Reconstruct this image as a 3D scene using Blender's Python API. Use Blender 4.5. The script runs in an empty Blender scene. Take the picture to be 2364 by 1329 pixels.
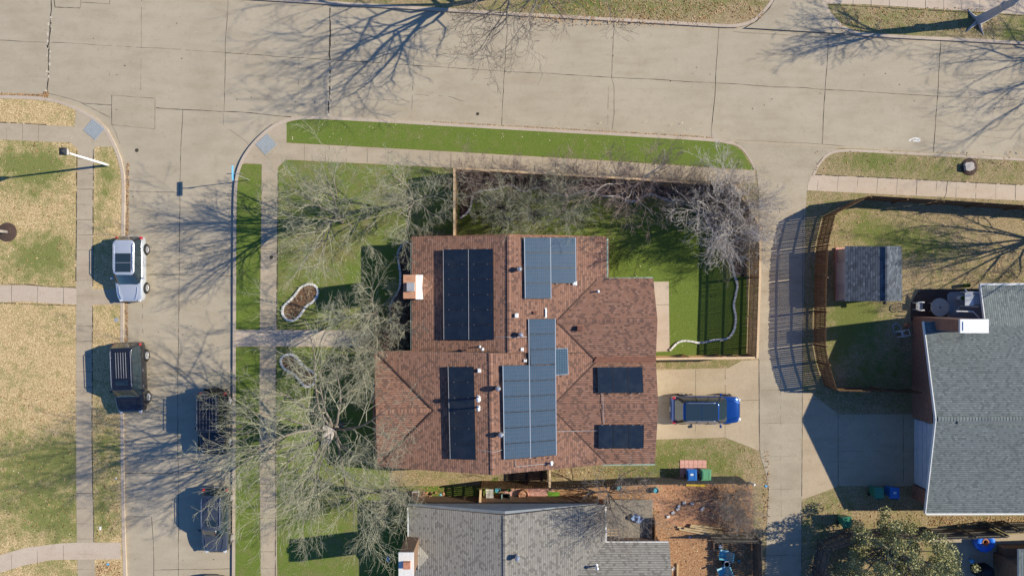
import bpy, bmesh, math, random
from mathutils import Vector, Matrix
R = math.radians
S = 32.5            # ground pixels of the photograph per metre
H = 48.5            # height of the drone above the street
sc = bpy.context.scene
col = sc.collection

# ------------------------------------------------------------ camera, sky, sun, exposure
cd = bpy.data.cameras.new("camera")
cam = bpy.data.objects.new("camera", cd); col.objects.link(cam)
cam.location = (0, 0, H); cam.rotation_euler = (0, 0, 0)
cd.lens = 24.0; cd.sensor_width = 36.0; cd.clip_start = 0.5; cd.clip_end = 2000
sc.camera = cam
TAN_E = 0.60; SLOPE = 0.125
sun_dir = Vector((1, SLOPE, TAN_E * math.hypot(1, SLOPE))).normalized()
sun_el = math.asin(sun_dir.z); sun_az = math.atan2(sun_dir.x, sun_dir.y)
w = bpy.data.worlds.new("World"); sc.world = w; w.use_nodes = True
nt = w.node_tree
sky = nt.nodes.new('ShaderNodeTexSky'); sky.sky_type = 'NISHITA'; sky.sun_disc = False
sky.sun_elevation = sun_el; sky.sun_rotation = sun_az
sky.air_density = 1.0; sky.dust_density = 0.2; sky.ozone_density = 4.0
wm = nt.nodes.new('ShaderNodeMix'); wm.data_type = 'RGBA'; wm.blend_type = 'MULTIPLY'; wm.inputs[0].default_value = 1
wm.inputs[7].default_value = (.62, .92, 1.3, 1); nt.links.new(sky.outputs[0], wm.inputs[6])
nt.links.new(wm.outputs[2], nt.nodes['Background'].inputs[0])
nt.nodes['Background'].inputs[1].default_value = 0.085
ld = bpy.data.lights.new("sun", 'SUN'); ld.energy = 5.0; ld.angle = R(0.53); ld.color = (1, .915, .74)
lo = bpy.data.objects.new("sun", ld); col.objects.link(lo)
lo.rotation_euler = sun_dir.to_track_quat('Z', 'Y').to_euler(); lo.location = (60, 8, 60)
sc.view_settings.view_transform = 'Standard'; sc.view_settings.look = 'None'
sc.view_settings.gamma = 1; sc.view_settings.exposure = 0.53

# ------------------------------------------------------------ helpers
def W(px, py, z=0.0):        # point at height z that the photo shows at px, py
    f = 1 - z / H
    return Vector(((px - 1182) / S * f, (664.5 - py) / S * f, z))
def G(px, py, z=0.0):        # plan position px, py (on the ground map) at height z
    return Vector(((px - 1182) / S, (664.5 - py) / S, z))
def tag(o, label=None, cat=None, group=None, kind=None):
    if label: o['label'] = label
    if cat: o['category'] = cat
    if group: o['group'] = group
    if kind: o['kind'] = kind
    return o
def empty(name, loc=(0, 0, 0), rz=0.0, label=None, cat=None, group=None, parent=None):
    o = bpy.data.objects.new(name, None); col.objects.link(o)
    o.location = loc; o.rotation_euler = (0, 0, rz); o.empty_display_size = .2
    if parent: o.parent = parent
    return tag(o, label, cat, group)
class MB:
    """collects shapes in one mesh, with a material slot per face"""
    def __init__(s): s.v = []; s.f = []; s.m = []; s.uv = {}
    def add(s, verts, faces, mi=0):
        b = len(s.v); s.v += [tuple(v) for v in verts]
        for f in faces: s.f.append([b + i for i in f]); s.m.append(mi)
    def box(s, c, d, rz=0.0, mi=0, M=None):
        x, y, z = d[0] / 2, d[1] / 2, d[2] / 2
        vs = [Vector((a * x, b * y, e * z)) for a in (-1, 1) for b in (-1, 1) for e in (-1, 1)]
        rot = M if M is not None else Matrix.Rotation(rz, 3, 'Z')
        vs = [rot @ v + Vector(c) for v in vs]
        s.add(vs, [(0, 1, 3, 2), (4, 6, 7, 5), (0, 4, 5, 1), (2, 3, 7, 6), (0, 2, 6, 4), (1, 5, 7, 3)], mi)
    def bar(s, a, b, wd, ht, mi=0):
        a = Vector(a); b = Vector(b); d = b - a
        if d.length < 1e-5: return
        q = d.to_track_quat('X', 'Z').to_matrix()
        s.box((a + b) / 2, (d.length, wd, ht), mi=mi, M=q)
    def tube(s, pts, rad, n=8, mi=0, cap=True):
        pts = [Vector(p) for p in pts]
        rs = rad if isinstance(rad, (list, tuple)) else [rad] * len(pts)
        b = len(s.v); up = Vector((0, 0, 1))
        for i, p in enumerate(pts):
            d = (pts[min(i + 1, len(pts) - 1)] - pts[max(i - 1, 0)])
            if d.length < 1e-6: d = Vector((0, 0, 1))
            d.normalize()
            a = d.cross(up)
            if a.length < .05: a = d.cross(Vector((1, 0, 0)))
            a.normalize(); c = d.cross(a)
            for k in range(n):
                t = 2 * math.pi * k / n
                s.v.append(tuple(p + (a * math.cos(t) + c * math.sin(t)) * rs[i]))
        for i in range(len(pts) - 1):
            for k in range(n):
                k2 = (k + 1) % n
                s.f.append([b + i * n + k, b + i * n + k2, b + (i + 1) * n + k2, b + (i + 1) * n + k]); s.m.append(mi)
        if cap:
            s.f.append([b + k for k in range(n)][::-1]); s.m.append(mi)
            e = b + (len(pts) - 1) * n
            s.f.append([e + k for k in range(n)]); s.m.append(mi)
    def lathe(s, c, prof, n=24, mi=0, M=None):
        c = Vector(c); b = len(s.v)
        for (r, z) in prof:
            for k in range(n):
                t = 2 * math.pi * k / n
                v = Vector((r * math.cos(t), r * math.sin(t), z))
                if M is not None: v = M @ v
                s.v.append(tuple(c + v))
        for i in range(len(prof) - 1):
            for k in range(n):
                k2 = (k + 1) % n
                s.f.append([b + i * n + k, b + i * n + k2, b + (i + 1) * n + k2, b + (i + 1) * n + k]); s.m.append(mi)
        s.f.append([b + k for k in range(n)][::-1]); s.m.append(mi)
        e = b + (len(prof) - 1) * n
        s.f.append([e + k for k in range(n)]); s.m.append(mi)
    def prism(s, pts, z0, z1, mi=0):
        """pts: 2D outline (world), walls and top/bottom"""
        n = len(pts)
        area = sum(pts[i][0] * pts[(i + 1) % n][1] - pts[(i + 1) % n][0] * pts[i][1] for i in range(n))
        if area < 0: pts = pts[::-1]
        vs = [(p[0], p[1], z0) for p in pts] + [(p[0], p[1], z1) for p in pts]
        fs = [(i, (i + 1) % n, n + (i + 1) % n, n + i) for i in range(n)]
        fs.append(tuple(range(n, 2 * n))); fs.append(tuple(range(n))[::-1])
        s.add(vs, fs, mi)
    def build(s, name, mats, parent=None, smooth=False, bevel=0.0):
        me = bpy.data.meshes.new(name)
        me.from_pydata(s.v, [], s.f); me.update()
        if not isinstance(mats, (list, tuple)): mats = [mats]
        for m in mats: me.materials.append(m)
        if len(mats) > 1: me.polygons.foreach_set('material_index', s.m)
        if smooth: me.polygons.foreach_set('use_smooth', [True] * len(me.polygons))
        o = bpy.data.objects.new(name, me); col.objects.link(o)
        if parent: o.parent = parent
        if bevel > 0:
            md = o.modifiers.new('bevel', 'BEVEL'); md.width = bevel; md.segments = 2; md.limit_method = 'ANGLE'
        return o
def copy_tree(o, parent=None):
    c = o.copy(); col.objects.link(c); c.parent = parent
    for ch in [x for x in bpy.data.objects if x.parent == o and x != c]:
        copy_tree(ch, c)
    return c

# ------------------------------------------------------------ materials
def newmat(name):
    m = bpy.data.materials.new(name); m.use_nodes = True
    n = m.node_tree; b = n.nodes['Principled BSDF']
    return m, n, b
def ND(n, t, **kw):
    x = n.nodes.new(t)
    for k, v in kw.items(): setattr(x, k, v)
    return x
def noise(n, scale, detail=4, rough=.55, vec=None):
    x = ND(n, 'ShaderNodeTexNoise'); x.inputs['Scale'].default_value = scale
    x.inputs['Detail'].default_value = detail; x.inputs['Roughness'].default_value = rough
    if vec is not None: n.links.new(vec, x.inputs['Vector'])
    return x.outputs['Fac']
def ramp(n, fac, stops):
    r = ND(n, 'ShaderNodeValToRGB'); e = r.color_ramp.elements
    while len(e) > 1: e.remove(e[-1])
    for i, (p, c) in enumerate(stops):
        el = e[0] if i == 0 else e.new(p)
        el.position = p; el.color = (*c, 1) if len(c) == 3 else c
    n.links.new(fac, r.inputs[0]); return r.outputs[0]
def mixc(n, fac, a, b, mode='MIX'):
    x = ND(n, 'ShaderNodeMix', data_type='RGBA', blend_type=mode)
    for s, v in ((x.inputs[0], fac), (x.inputs[6], a), (x.inputs[7], b)):
        if isinstance(v, (int, float)): s.default_value = v
        elif isinstance(v, tuple): s.default_value = (*v, 1) if len(v) == 3 else v
        else: n.links.new(v, s)
    return x.outputs[2]
def mth(n, op, a, b=0.0, c=0.0):
    x = ND(n, 'ShaderNodeMath', operation=op)
    for s, v in zip(x.inputs, (a, b, c)):
        if isinstance(v, (int, float)): s.default_value = v
        else: n.links.new(v, s)
    return x.outputs[0]
def opos(n): return ND(n, 'ShaderNodeTexCoord').outputs['Object']
def bump(n, b, h, st=.3, dist=.02):
    x = ND(n, 'ShaderNodeBump'); x.inputs['Strength'].default_value = st; x.inputs['Distance'].default_value = dist
    n.links.new(h, x.inputs['Height']); n.links.new(x.outputs[0], b.inputs['Normal'])
def mottled(name, c1, c2, scale=6, rough=.85, bst=.2, spec=.3, metal=0.0, c3=None, detail=6):
    m, n, b = newmat(name); v = opos(n)
    f = noise(n, scale, detail, .6, v)
    st = [(.3, c1), (.7, c2)] if c3 is None else [(.25, c1), (.5, c2), (.75, c3)]
    c = ramp(n, f, st)
    big = noise(n, scale * .13, 3, .5, v)
    c = mixc(n, mth(n, 'MULTIPLY', big, .35), c, tuple(x * .72 for x in c1))
    n.links.new(c, b.inputs['Base Color']); b.inputs['Roughness'].default_value = rough
    b.inputs['Specular IOR Level'].default_value = spec; b.inputs['Metallic'].default_value = metal
    if bst: bump(n, b, noise(n, scale * 6, 4, .6, v), bst, .01)
    return m
def paint(name, c, rough=.25, coat=1.0, metal=0.0, spec=.5):
    m, n, b = newmat(name); v = opos(n)
    f = noise(n, 3, 5, .6, v)
    n.links.new(mixc(n, mth(n, 'MULTIPLY', f, .3), c, tuple(x * .8 + .012 for x in c)), b.inputs['Base Color'])
    b.inputs['Roughness'].default_value = rough; b.inputs['Coat Weight'].default_value = coat
    b.inputs['Coat Roughness'].default_value = .05; b.inputs['Metallic'].default_value = metal
    b.inputs['Specular IOR Level'].default_value = spec
    return m
def concrete(name, c, stain=.16, tone=(.9, .82, .7)):
    m, n, b = newmat(name); v = opos(n)
    mp = ND(n, 'ShaderNodeMapping'); mp.inputs['Scale'].default_value = (.35, 1.2, 1); mp.inputs['Rotation'].default_value = (0, 0, R(3))
    n.links.new(v, mp.inputs[0])
    big = noise(n, .35, 5, .6, v); streak = noise(n, 1.1, 4, .6, mp.outputs[0]); fine = noise(n, 26, 4, .7, v); mid = noise(n, 4, 5, .65, v)
    k = mth(n, 'ADD', mth(n, 'MULTIPLY', big, .5), mth(n, 'MULTIPLY', streak, .5))
    cc = ramp(n, k, [(.34, tuple(x * (1 - stain) * t for x, t in zip(c, (1.0, .97, .93)))), (.52, c), (.68, tuple(min(1, x * (1 + stain * .5)) for x in c))])
    cc = mixc(n, ramp(n, noise(n, .16, 2, .4, v), [(.42, (.16, .16, .16)), (.56, (0, 0, 0))]), cc, tuple(x * .68 for x in c))
    cc = mixc(n, ramp(n, noise(n, 2.2, 6, .7, v), [(.3, (.3, .3, .3)), (.46, (0, 0, 0))]), cc, tuple(x * .6 * t for x, t in zip(c, tone)))
    cc = mixc(n, mth(n, 'MULTIPLY', mid, .26), cc, tuple(x * .72 * t for x, t in zip(c, tone)))
    cc = mixc(n, ramp(n, fine, [(.36, (.42, .42, .42)), (.54, (0, 0, 0))]), cc, tuple(x * .45 for x in c))
    cc = mixc(n, ramp(n, fine, [(.58, (0, 0, 0)), (.76, (.38, .38, .38))]), cc, tuple(min(1, x * 1.4) for x in c))
    n.links.new(cc, b.inputs['Base Color']); b.inputs['Roughness'].default_value = .88
    b.inputs['Specular IOR Level'].default_value = .25
    bump(n, b, noise(n, 40, 3, .6, v), .25, .006)
    return m
def lawn(name, t1, t2, t3, g1, g2, blades=14):
    """dormant colours t1..t3, living colours g1,g2, mixed by the mesh attribute 'g' """
    m, n, b = newmat(name); v = opos(n)
    at = ND(n, 'ShaderNodeAttribute', attribute_name='g')
    fine = noise(n, blades, 6, .75, v); mid = noise(n, 1.7, 5, .65, v); big = noise(n, .3, 3, .5, v)
    dry = ramp(n, fine, [(.33, t1), (.5, t2), (.64, t3)])
    liv = ramp(n, noise(n, blades * 1.2, 5, .75, v), [(.34, g1), (.62, g2)])
    k = mth(n, 'ADD', mth(n, 'MULTIPLY', mid, 1.5), mth(n, 'MULTIPLY', fine, 1.1))
    k = mth(n, 'ADD', k, mth(n, 'MULTIPLY', big, .8))
    k = mth(n, 'ADD', mth(n, 'SUBTRACT', at.outputs['Fac'], k), 1.72)
    mask = ramp(n, k, [(.22, (0, 0, 0)), (.86, (1, 1, 1))])
    c = mixc(n, mask, dry, liv)
    sp = noise(n, blades * 2.6, 2, .5, v)
    c = mixc(n, ramp(n, sp, [(.66, (0, 0, 0)), (.74, (.5, .5, .5))]), c, tuple(min(1, x * 1.5) for x in t3))
    c = mixc(n, ramp(n, sp, [(.28, (.65, .65, .65)), (.38, (0, 0, 0))]), c, tuple(x * .35 for x in t1))
    n.links.new(c, b.inputs['Base Color']); b.inputs['Roughness'].default_value = .95
    b.inputs['Specular IOR Level'].default_value = .1
    bump(n, b, fine, .6, .05)
    return m
def shingle(name, base, dark, light, row=.145, tab=.31, frac=.34):
    m, n, b = newmat(name)
    uv = ND(n, 'ShaderNodeUVMap', uv_map='uv').outputs[0]
    def bricks(w_, off):
        br = ND(n, 'ShaderNodeTexBrick'); br.offset = off; br.squash = 1
        br.inputs['Scale'].default_value = 1; br.inputs['Brick Width'].default_value = w_; br.inputs['Row Height'].default_value = row
        br.inputs['Mortar Size'].default_value = .007; br.inputs['Mortar Smooth'].default_value = .2; br.inputs['Bias'].default_value = 0
        br.inputs['Color1'].default_value = (0, 0, 0, 1); br.inputs['Color2'].default_value = (1, 1, 1, 1); br.inputs['Mortar'].default_value = (.5, .5, .5, 1)
        n.links.new(uv, br.inputs['Vector']); return br
    br = bricks(tab, .5)
    c = ramp(n, br.outputs['Color'], [(0, light), (.28, base), (1 - frac - .08, base), (1 - frac + .04, dark), (1, tuple(x * .8 for x in dark))])
    c = mixc(n, ramp(n, noise(n, 45, 2, .5, uv), [(.35, (.45, .45, .45)), (.6, (0, 0, 0))]), c, tuple(x * .55 for x in base))
    c = mixc(n, mth(n, 'MULTIPLY', noise(n, .45, 4, .6, uv), .3), c, tuple(x * .75 for x in base))
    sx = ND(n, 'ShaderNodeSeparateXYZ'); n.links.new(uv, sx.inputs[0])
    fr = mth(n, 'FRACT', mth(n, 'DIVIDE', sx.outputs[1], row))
    edge = ramp(n, fr, [(0, (.8, .8, .8)), (.12, (.55, .55, .55)), (.24, (0, 0, 0))])  # shadow line at the butt of each course, painted into the colour
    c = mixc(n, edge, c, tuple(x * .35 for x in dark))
    n.links.new(c, b.inputs['Base Color']); b.inputs['Roughness'].default_value = .92; b.inputs['Specular IOR Level'].default_value = .2
    hh = mth(n, 'ADD', mth(n, 'SUBTRACT', 1.0, fr), mth(n, 'MULTIPLY', br.outputs['Color'], .35))
    bump(n, b, hh, 1.0, .02)
    return m
def brickmat(name, c1, c2, mortar, scale=1.0):
    m, n, b = newmat(name)
    ge = ND(n, 'ShaderNodeTexCoord').outputs['Object']
    nm = ND(n, 'ShaderNodeNewGeometry').outputs['Normal']
    s1 = ND(n, 'ShaderNodeSeparateXYZ'); n.links.new(ge, s1.inputs[0])
    s2 = ND(n, 'ShaderNodeSeparateXYZ'); n.links.new(nm, s2.inputs[0])
    cb = ND(n, 'ShaderNodeCombineXYZ')
    top = mth(n, 'GREATER_THAN', mth(n, 'ABSOLUTE', s2.outputs[2]), .7)
    n.links.new(mth(n, 'ADD', s1.outputs[0], mth(n, 'MULTIPLY', s1.outputs[1], mth(n, 'SUBTRACT', 1.0, top))), cb.inputs[0])
    n.links.new(mth(n, 'ADD', s1.outputs[2], mth(n, 'MULTIPLY', s1.outputs[1], top)), cb.inputs[1])
    br = ND(n, 'ShaderNodeTexBrick'); br.inputs['Scale'].default_value = scale
    br.inputs['Brick Width'].default_value = .22; br.inputs['Row Height'].default_value = .078; br.inputs['Mortar Size'].default_value = .007
    br.inputs['Color1'].default_value = (*c1, 1); br.inputs['Color2'].default_value = (*c2, 1); br.inputs['Mortar'].default_value = (*mortar, 1)
    n.links.new(cb.outputs[0], br.inputs['Vector'])
    c = mixc(n, mth(n, 'MULTIPLY', noise(n, 5, 4, .6, ge), .4), br.outputs['Color'], tuple(x * .6 for x in c1))
    n.links.new(c, b.inputs['Base Color']); b.inputs['Roughness'].default_value = .9
    return m
def wood(name, c1, c2, scale=1.0):
    m, n, b = newmat(name); v = opos(n)
    mp = ND(n, 'ShaderNodeMapping'); mp.inputs['Scale'].default_value = (9 * scale, 9 * scale, .9 * scale); n.links.new(v, mp.inputs[0])
    f = noise(n, 1.0, 5, .65, mp.outputs[0])
    c = ramp(n, f, [(.3, c1), (.7, c2)])
    c = mixc(n, mth(n, 'MULTIPLY', noise(n, .6, 3, .5, v), .4), c, tuple(x * .6 for x in c1))
    n.links.new(c, b.inputs['Base Color']); b.inputs['Roughness'].default_value = .85
    b.inputs['Specular IOR Level'].default_value = .25
    bump(n, b, f, .3, .004)
    return m

M = {}
M['street'] = concrete('street_concrete', (.45, .387, .288), .17)
M['walk'] = concrete('sidewalk_concrete', (.45, .375, .275), .18)
M['walk_new'] = concrete('pale_path_concrete', (.56, .46, .36), .10)
M['kerb'] = concrete('kerb_concrete', (.52, .43, .34), .12)
M['drive'] = concrete('driveway_concrete', (.48, .385, .265), .15)
M['alley'] = concrete('alley_concrete', (.43, .37, .275), .2)
M['pad'] = concrete('pad_concrete', (.36, .36, .36), .25)
M['joint'] = mottled('joint_filler', (.03, .026, .02), (.10, .085, .06), 12, .95, .3)
M['spall'] = mottled('spalled_edge', (.42, .35, .26), (.7, .62, .5), 10, .95, .3)
M['dry'] = lawn('dormant_lawn', (.20, .125, .06), (.48, .34, .17), (.80, .62, .36), (.10, .115, .03), (.25, .26, .08))
M['green'] = lawn('green_lawn', (.08, .075, .032), (.185, .165, .07), (.31, .27, .13), (.07, .112, .018), (.175, .23, .045), 18)
M['yard'] = lawn('patchy_yard', (.14, .10, .055), (.30, .225, .125), (.50, .39, .24), (.075, .09, .025), (.20, .225, .06))
M['mulch'] = mottled('bark_mulch', (.05, .03, .018), (.16, .09, .05), 14, .95, .6, c3=(.32, .2, .12))
M['darkmulch'] = mottled('dark_mulch', (.03, .02, .016), (.09, .058, .045), 16, .95, .6, c3=(.2, .125, .09))
M['bare'] = mottled('bare_leafy_soil', (.17, .085, .04), (.38, .21, .105), 9, .95, .6, c3=(.62, .41, .24))
M['edging'] = mottled('white_edging', (.6, .58, .55), (.8, .78, .74), 8, .8, .2)
M['sh_red'] = shingle('red_brown_shingles', (.29, .155, .107), (.16, .10, .08), (.36, .212, .158), .145, .19, frac=.3)
M['sh_grey'] = shingle('brown_grey_shingles', (.285, .265, .23), (.19, .177, .157), (.35, .33, .29), .145, .19, frac=.22)
M['sh_slate'] = shingle('slate_grey_shingles', (.16, .185, .185), (.125, .147, .15), (.22, .25, .25), .145, .19, frac=.25)
M['sh_dark'] = shingle('dark_grey_shingles', (.095, .112, .135), (.06, .07, .085), (.17, .19, .22), .15, .22)
M['brick'] = brickmat('brown_red_brick', (.22, .075, .04), (.33, .14, .08), (.36, .3, .24))
M['brick_tan'] = brickmat('orange_brick', (.42, .17, .08), (.55, .27, .15), (.5, .42, .33))
M['brick_brown'] = brickmat('brown_brick', (.15, .075, .035), (.24, .13, .065), (.3, .25, .2))
M['white'] = mottled('white_painted_trim', (.62, .62, .6), (.74, .74, .72), 5, .6, .05)
M['flash'] = mottled('pale_metal_flashing', (.72, .72, .70), (.85, .85, .83), 5, .4, .05)
M['siding_shade'] = mottled('shade_darkened_siding', (.20, .23, .26), (.27, .30, .33), 2, .8, .05)  # gable siding darkened and blued, the shade on it put into the colour
M['siding'] = mottled('pale_siding', (.5, .52, .53), (.62, .63, .62), 2, .7, .05)
M['green_trim'] = mottled('green_grey_gutter', (.25, .34, .27), (.38, .45, .36), 5, .5, .05)
M['glass'] = paint('window_glass', (.02, .03, .035), .05, 1)
M['wood_old'] = wood('weathered_fence_wood', (.10, .055, .028), (.25, .15, .075))
M['wood_grey'] = wood('grey_fence_wood', (.085, .075, .06), (.2, .18, .145))
M['deck'] = wood('deck_wood', (.2, .175, .14), (.42, .37, .3))
M['wood_new'] = wood('tan_fence_wood', (.34, .19, .08), (.6, .4, .22))
M['wood_cap'] = wood('pale_cedar_cap', (.6, .4, .22), (.75, .57, .36))
M['timber'] = wood('stacked_timber', (.4, .28, .14), (.66, .52, .32))
M['bark'] = mottled('grey_bark', (.14, .115, .095), (.33, .285, .24), 9, .95, .5)
M['bark_pale'] = mottled('pale_bark', (.38, .33, .29), (.6, .55, .5), 9, .95, .5)
M['twig'] = mottled('grey_olive_twigs', (.24, .235, .155), (.48, .46, .34), 5, .9, 0)
M['twig_red'] = mottled('reddish_buds_twigs', (.17, .115, .095), (.38, .30, .26), 4, .9, 0)
M['twig_dark'] = mottled('dark_twigs', (.10, .085, .075), (.25, .215, .19), 5, .9, 0)
M['leaf'] = mottled('evergreen_leaf', (.09, .10, .035), (.30, .29, .11), 4, .45, 0, c3=(.62, .56, .3))
M['leaf_dry'] = mottled('fallen_leaf', (.25, .12, .05), (.5, .3, .14), 2, .9, 0, c3=(.72, .55, .33))
M['black'] = mottled('black_plastic', (.012, .012, .013), (.03, .03, .032), 8, .55, .1)
M['rubber'] = mottled('tyre_rubber', (.015, .015, .015), (.035, .034, .033), 10, .85, .1)
M['chrome'] = paint('bright_metal', (.7, .7, .72), .22, 0, .8)
M['grey_metal'] = mottled('dull_grey_metal', (.4, .4, .4), (.58, .57, .56), 10, .45, .1, metal=.4)
M['red_lens'] = paint('red_lens', (.5, .015, .02), .15)
M['amber_lens'] = paint('amber_lens', (.7, .3, .03), .15)
M['clear_lens'] = paint('headlamp_lens', (.55, .56, .58), .08)
M['blue_bin'] = paint('blue_bin_plastic', (.015, .13, .42), .4, .2)
M['green_bin'] = paint('green_bin_plastic', (.03, .2, .11), .42, .2)
M['lgreen_bin'] = paint('faded_green_bin_plastic', (.10, .30, .15), .45, .2)
M['teal'] = paint('teal_plastic', (.12, .42, .5), .4, .2)
M['paver'] = mottled('pink_pavers', (.55, .27, .22), (.7, .42, .35), 6, .9, .2)
M['stone'] = mottled('white_stone', (.5, .48, .45), (.75, .73, .7), 8, .9, .3)
M['blue_tarp'] = paint('blue_tarp', (.02, .17, .75), .3, .3)
M['grass_art'] = mottled('bright_turf', (.08, .2, .02), (.2, .42, .05), 20, .9, .4)
M['terracotta'] = mottled('terracotta', (.4, .16, .09), (.55, .26, .16), 8, .8, .2)
M['sign_blue'] = paint('sign_face', (.12, .42, .72), .3, .3)
M['lamp_blue'] = mottled('dark_lantern_metal', (.012, .014, .02), (.03, .034, .045), 6, .7, .05)
M['yellow'] = paint('yellow_paint', (.8, .55, .03), .4, .3)

# ------------------------------------------------------------ ground
def sheet(name, pts, z, m, gfun=None, cell=1.0, parent=None):
    """flat polygon (photo px) cut on a grid, carrying the attribute g"""
    bm = bmesh.new()
    vs = [bm.verts.new(G(x, y, z)) for x, y in pts]
    f = bm.faces.new(vs); bm.normal_update()
    if f.normal.z < 0: f.normal_flip()
    bmesh.ops.triangulate(bm, faces=[f])
    if gfun:
        x0 = min(v.co.x for v in bm.verts); x1 = max(v.co.x for v in bm.verts)
        y0 = min(v.co.y for v in bm.verts); y1 = max(v.co.y for v in bm.verts)
        x = math.floor(x0) + cell
        while x < x1:
            bmesh.ops.bisect_plane(bm, geom=bm.verts[:] + bm.edges[:] + bm.faces[:], plane_co=(x, 0, 0), plane_no=(1, 0, 0)); x += cell
        y = math.floor(y0) + cell
        while y < y1:
            bmesh.ops.bisect_plane(bm, geom=bm.verts[:] + bm.edges[:] + bm.faces[:], plane_co=(0, y, 0), plane_no=(0, 1, 0)); y += cell
    me = bpy.data.meshes.new(name); bm.to_mesh(me); bm.free()
    if gfun:
        a = me.attributes.new('g', 'FLOAT', 'POINT')
        for i, v in enumerate(me.vertices):
            a.data[i].value = gfun(v.co.x * S + 1182, 664.5 - v.co.y * S)
    me.materials.append(m)
    o = bpy.data.objects.new(name, me); col.objects.link(o)
    if parent: o.parent = parent
    return tag(o, kind='structure')
def patches(base, lst):
    def f(x, y):
        g = base
        for (px, py, rx, ry, a) in lst:
            d = ((x - px) / rx) ** 2 + ((y - py) / ry) ** 2
            if d < 6: g += a * math.exp(-d)
        return g
    return f
KZ = .12   # kerb height
sheet('ground', [(-14000, -14000), (16000, -14000), (16000, 14000), (-14000, 14000)], -.03, M['dry'], None)
sheet('street', [(-900, -500), (3300, -500), (3300, 1900), (-900, 1900)], 0.0, M['street'])
k_west = [(-900, 200), (-300, 215), (0, 222), (60, 223), (108, 227), (150, 236), (183, 250), (222, 272), (249, 298), (267, 332), (281, 366), (289, 406), (290, 450), (287, 600), (286, 950), (289, 1200), (294, 1329), (300, 1900)]
k_mid = [(534, 1900), (538, 1329), (539, 1000), (540, 600), (541, 440), (548, 392), (565, 355), (595, 318), (632, 287), (672, 273), (700, 270), (760, 270), (1000, 284), (1300, 301), (1500, 312), (1650, 321), (1690, 328)]
k_east = [(1880, 390), (1905, 355), (1935, 342), (2000, 345), (2364, 365), (3300, 418)]
k_n1 = [(-900, -90), (0, -35), (600, 1), (1057, 29), (1190, 37), (1430, 50), (1650, 63), (1700, 65), (1740, 54), (1772, 22), (1788, -2), (1800, -60)]
k_n2 = [(1885, -60), (1895, 0), (1905, 27), (1930, 58), (1965, 80), (2010, 86), (2364, 103), (3300, 160)]
def slab(name, outline, m, gfun=None):
    mb = MB(); mb.prism([G(x, y)[:2] for x, y in outline], -.02, KZ - .004)
    o = mb.build(name + '_bank', M['kerb']); tag(o, kind='structure')
    return sheet(name, outline, KZ, m, gfun)
west_g = patches(.27, [(100, 380, 55, 45, .75), (20, 370, 50, 40, .5), (60, 440, 60, 40, .35), (130, 600, 60, 50, .5), (60, 590, 70, 50, .55), (40, 1080, 90, 60, .55), (150, 1050, 60, 60, .6), (60, 1180, 110, 70, .5), (150, 1200, 70, 60, .35), (165, 655, 25, 12, .5),
   (250, 420, 22, 60, .8), (245, 560, 30, 30, .25), (260, 1060, 25, 50, .5), (245, 1180, 30, 60, .6), (255, 1010, 20, 30, .6), (100, 1310, 80, 15, .3), (265, 720, 20, 20, .3)])
slab('west_lawn', k_west + [(-900, 1900)], M['dry'], west_g)
mid_out = k_mid + [(1745, 332), (1935, 342)] + k_east[3:] + [(3300, 1900)]
mid_g = patches(.30, [(1960, 735, 60, 50, .9), (1980, 690, 40, 20, .3), (2080, 560, 70, 40, .6), (2010, 530, 60, 30, .4), (2000, 370, 80, 30, .45), (2150, 390, 60, 30, .4), (2364, 600, 60, 80, -.1), (1920, 820, 20, 40, .6), (1995, 460, 60, 12, .3), (2250, 1195, 120, 20, .1), (1900, 1160, 40, 30, .2), (2020, 860, 80, 60, .35), (2150, 560, 40, 30, .4), (1730, 1100, 20, 60, -.15)])
slab('block_ground', mid_out, M['yard'], mid_g)
north_g = patches(.42, [(1250, 10, 60, 25, .3), (1350, 5, 80, 25, .25), (1450, 10, 100, 22, .2), (1600, 20, 70, 20, .15), (1500, 55, 200, 10, -.3), (2100, 75, 100, 15, .2), (2330, 75, 40, 20, .3), (2230, 30, 40, 15, .5), (1720, 50, 40, 20, -.3)])
slab('north_verge', k_n1 + k_n2 + [(3300, -500), (-900, -500)], M['yard'], north_g)

def strip(mb, line, w0, w1, z, mi=0, closed=False):
    """ribbon following a line of photo px, from offset w0 to w1 metres, with a side skirt"""
    P = [G(x, y, z) for x, y in line]; n = len(P); L = []; Rr = []
    for i in range(n):
        d = (P[(i + 1) % n if closed else min(i + 1, n - 1)] - P[(i - 1) % n if closed else max(i - 1, 0)]).normalized()
        nn = Vector((-d.y, d.x, 0))
        L.append(P[i] + nn * w0); Rr.append(P[i] + nn * w1)
    m_ = n if closed else n - 1
    for i in range(m_):
        j = (i + 1) % n
        dn = Vector((0, 0, -.1))
        mb.add([L[i], Rr[i], Rr[j], L[j]], [(0, 1, 2, 3)], mi)
        mb.add([L[i], L[j], L[j] + dn, L[i] + dn], [(0, 1, 2, 3)], mi)
        mb.add([Rr[i], Rr[j], Rr[j] + dn, Rr[i] + dn], [(3, 2, 1, 0)], mi)
def smooth_line(pts, it=2, closed=False):
    for _ in range(it):
        q = [] if closed else [pts[0]]
        n = len(pts)
        for i in range(n if closed else n - 1):
            a, b = pts[i], pts[(i + 1) % n]
            q.append((a[0] * .75 + b[0] * .25, a[1] * .75 + b[1] * .25)); q.append((a[0] * .25 + b[0] * .75, a[1] * .25 + b[1] * .75))
        if not closed: q.append(pts[-1])
        pts = q
    return pts
mb = MB()
strip(mb, smooth_line(k_west), -.2, .02, KZ + .014)
strip(mb, smooth_line(k_mid), -.2, .02, KZ + .014)
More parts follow.
